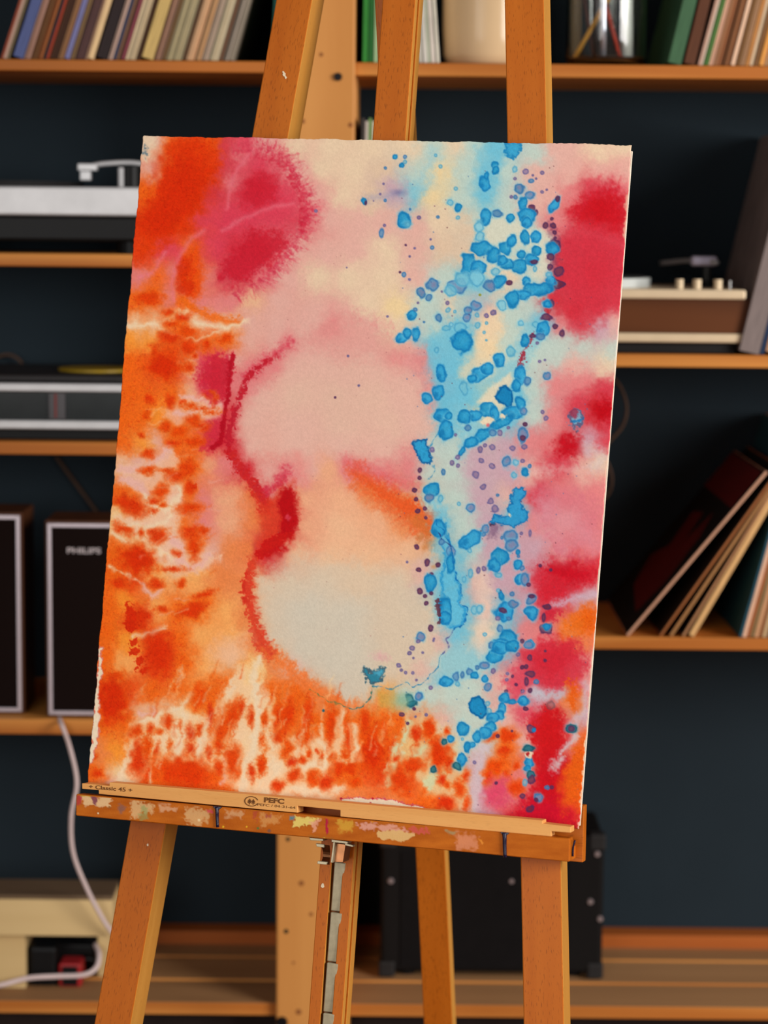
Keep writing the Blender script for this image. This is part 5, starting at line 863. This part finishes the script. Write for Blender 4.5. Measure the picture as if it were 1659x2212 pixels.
for cx, h in ((-.002, .0045), (.0022, .0036)):
    for k in range(2): bm.faces.new([bm.verts.new(v) for v in ((cx-.0026, -.0022+k*.0016, 0), (cx+.0026, -.0022+k*.0016, 0), (cx, -.0006+k*.0022+h*.3, 0))])
    bm.faces.new([bm.verts.new(v) for v in ((cx-.0005, -.0036, 0), (cx+.0005, -.0036, 0), (cx+.0005, -.0022, 0), (cx-.0005, -.0022, 0))])
link('printed_emblem', mesh(bm, 'printed_emblem'), INKB, o, frame(c0, ex, ey, PN))

# ------------------------------------------------------------------ the sheet
NX, NY = 700, 940
s_ = np.linspace(0, 1, NX); t_ = np.linspace(0, 1, NY); Sg, Tg = np.meshgrid(s_, t_)
# deckle: torn edge wanders a millimetre or two
def dk(v, seed): return (vnoise(v*560, v*0, 23., seed)*.55+vnoise(v*560, v*0, 7., seed+1)*.35+vnoise(v*560, v*0, 2.6, seed+2)*.3)
ed = lambda d: np.clip(1-d/.02, 0, 1)
Sd = Sg+(dk(Tg, 61)*.0030*ed(Sg)+dk(Tg, 65)*.0026*ed(1-Sg)); Td = Tg+(dk(Sg, 71)*.0016*ed(Tg)+dk(Sg, 75)*.0016*ed(1-Tg))
w_ = HM[2, 0]*Sg+HM[2, 1]*Tg+HM[2, 2]; PXp = (HM[0, 0]*Sg+HM[0, 1]*Tg+HM[0, 2])/w_+W_PX/2; PYp = (HM[1, 0]*Sg+HM[1, 1]*Tg+HM[1, 2])/w_+H_PX/2
rgb = paint(PXp, PYp)
wav = (vnoise(Sg*600, Tg*800, 210, 80)*.0012+vnoise(Sg*600, Tg*800, 90, 81)*.0004)*np.clip(Tg*6, 0, 1)*np.clip((1-Tg)*6, 0, 1)
A_, B_, N_ = [np.array(v) for v in (PA, PB, PN)]
XYZ = Sd[..., None]*A_+Td[..., None]*B_+wav[..., None]*N_
# front grid + torn rim (thickness) + back
ny, nx = NY, NX; idx = np.arange(nx*ny).reshape(ny, nx); loop = np.concatenate([idx[0, :-1], idx[:-1, -1], idx[-1, :0:-1], idx[:0:-1, 0]])
front = XYZ.reshape(-1, 3); rim = front[loop]-N_*.0011+0
V = np.concatenate([front, rim]); nF = len(front); L = len(loop)
q1_ = np.stack([idx[:-1, :-1], idx[1:, :-1], idx[1:, 1:], idx[:-1, 1:]], -1).reshape(-1, 4); k = np.arange(L); q2_ = np.stack([loop, loop[(k+1) % L], nF+(k+1) % L, nF+k], -1)
me = bpy.data.meshes.new('watercolour_sheet'); me.vertices.add(len(V)); me.vertices.foreach_set('co', V.reshape(-1).astype(np.float32)); set_faces(me, np.concatenate([q1_, q2_]))
ALB = 1.0
set_col(me, np.concatenate([rgb.reshape(-1, 3), np.tile(np.array([[226., 200, 168]]), (L, 1))]), np.ones(len(V)))
me.polygons.foreach_set('use_smooth', np.ones(len(me.polygons), bool))
PM, nt, b_, at_ = attr_mat('watercolour_on_paper', .9)
sheet = link('watercolour_painting', me, PM, None, Matrix.Translation(PO)); tag(sheet, 'abstract watercolour in orange, crimson, cream and blue on torn-edged paper', 'painting')
b2 = prism('drawing_board', [(318,306),(1366,326),(1253,1784),(200,1690)], -.0024, .004, plain('white_card', (226,210,190), .7), None, .0004); tag(b2, 'thin white backing board showing behind the right edge of the painting', 'board')
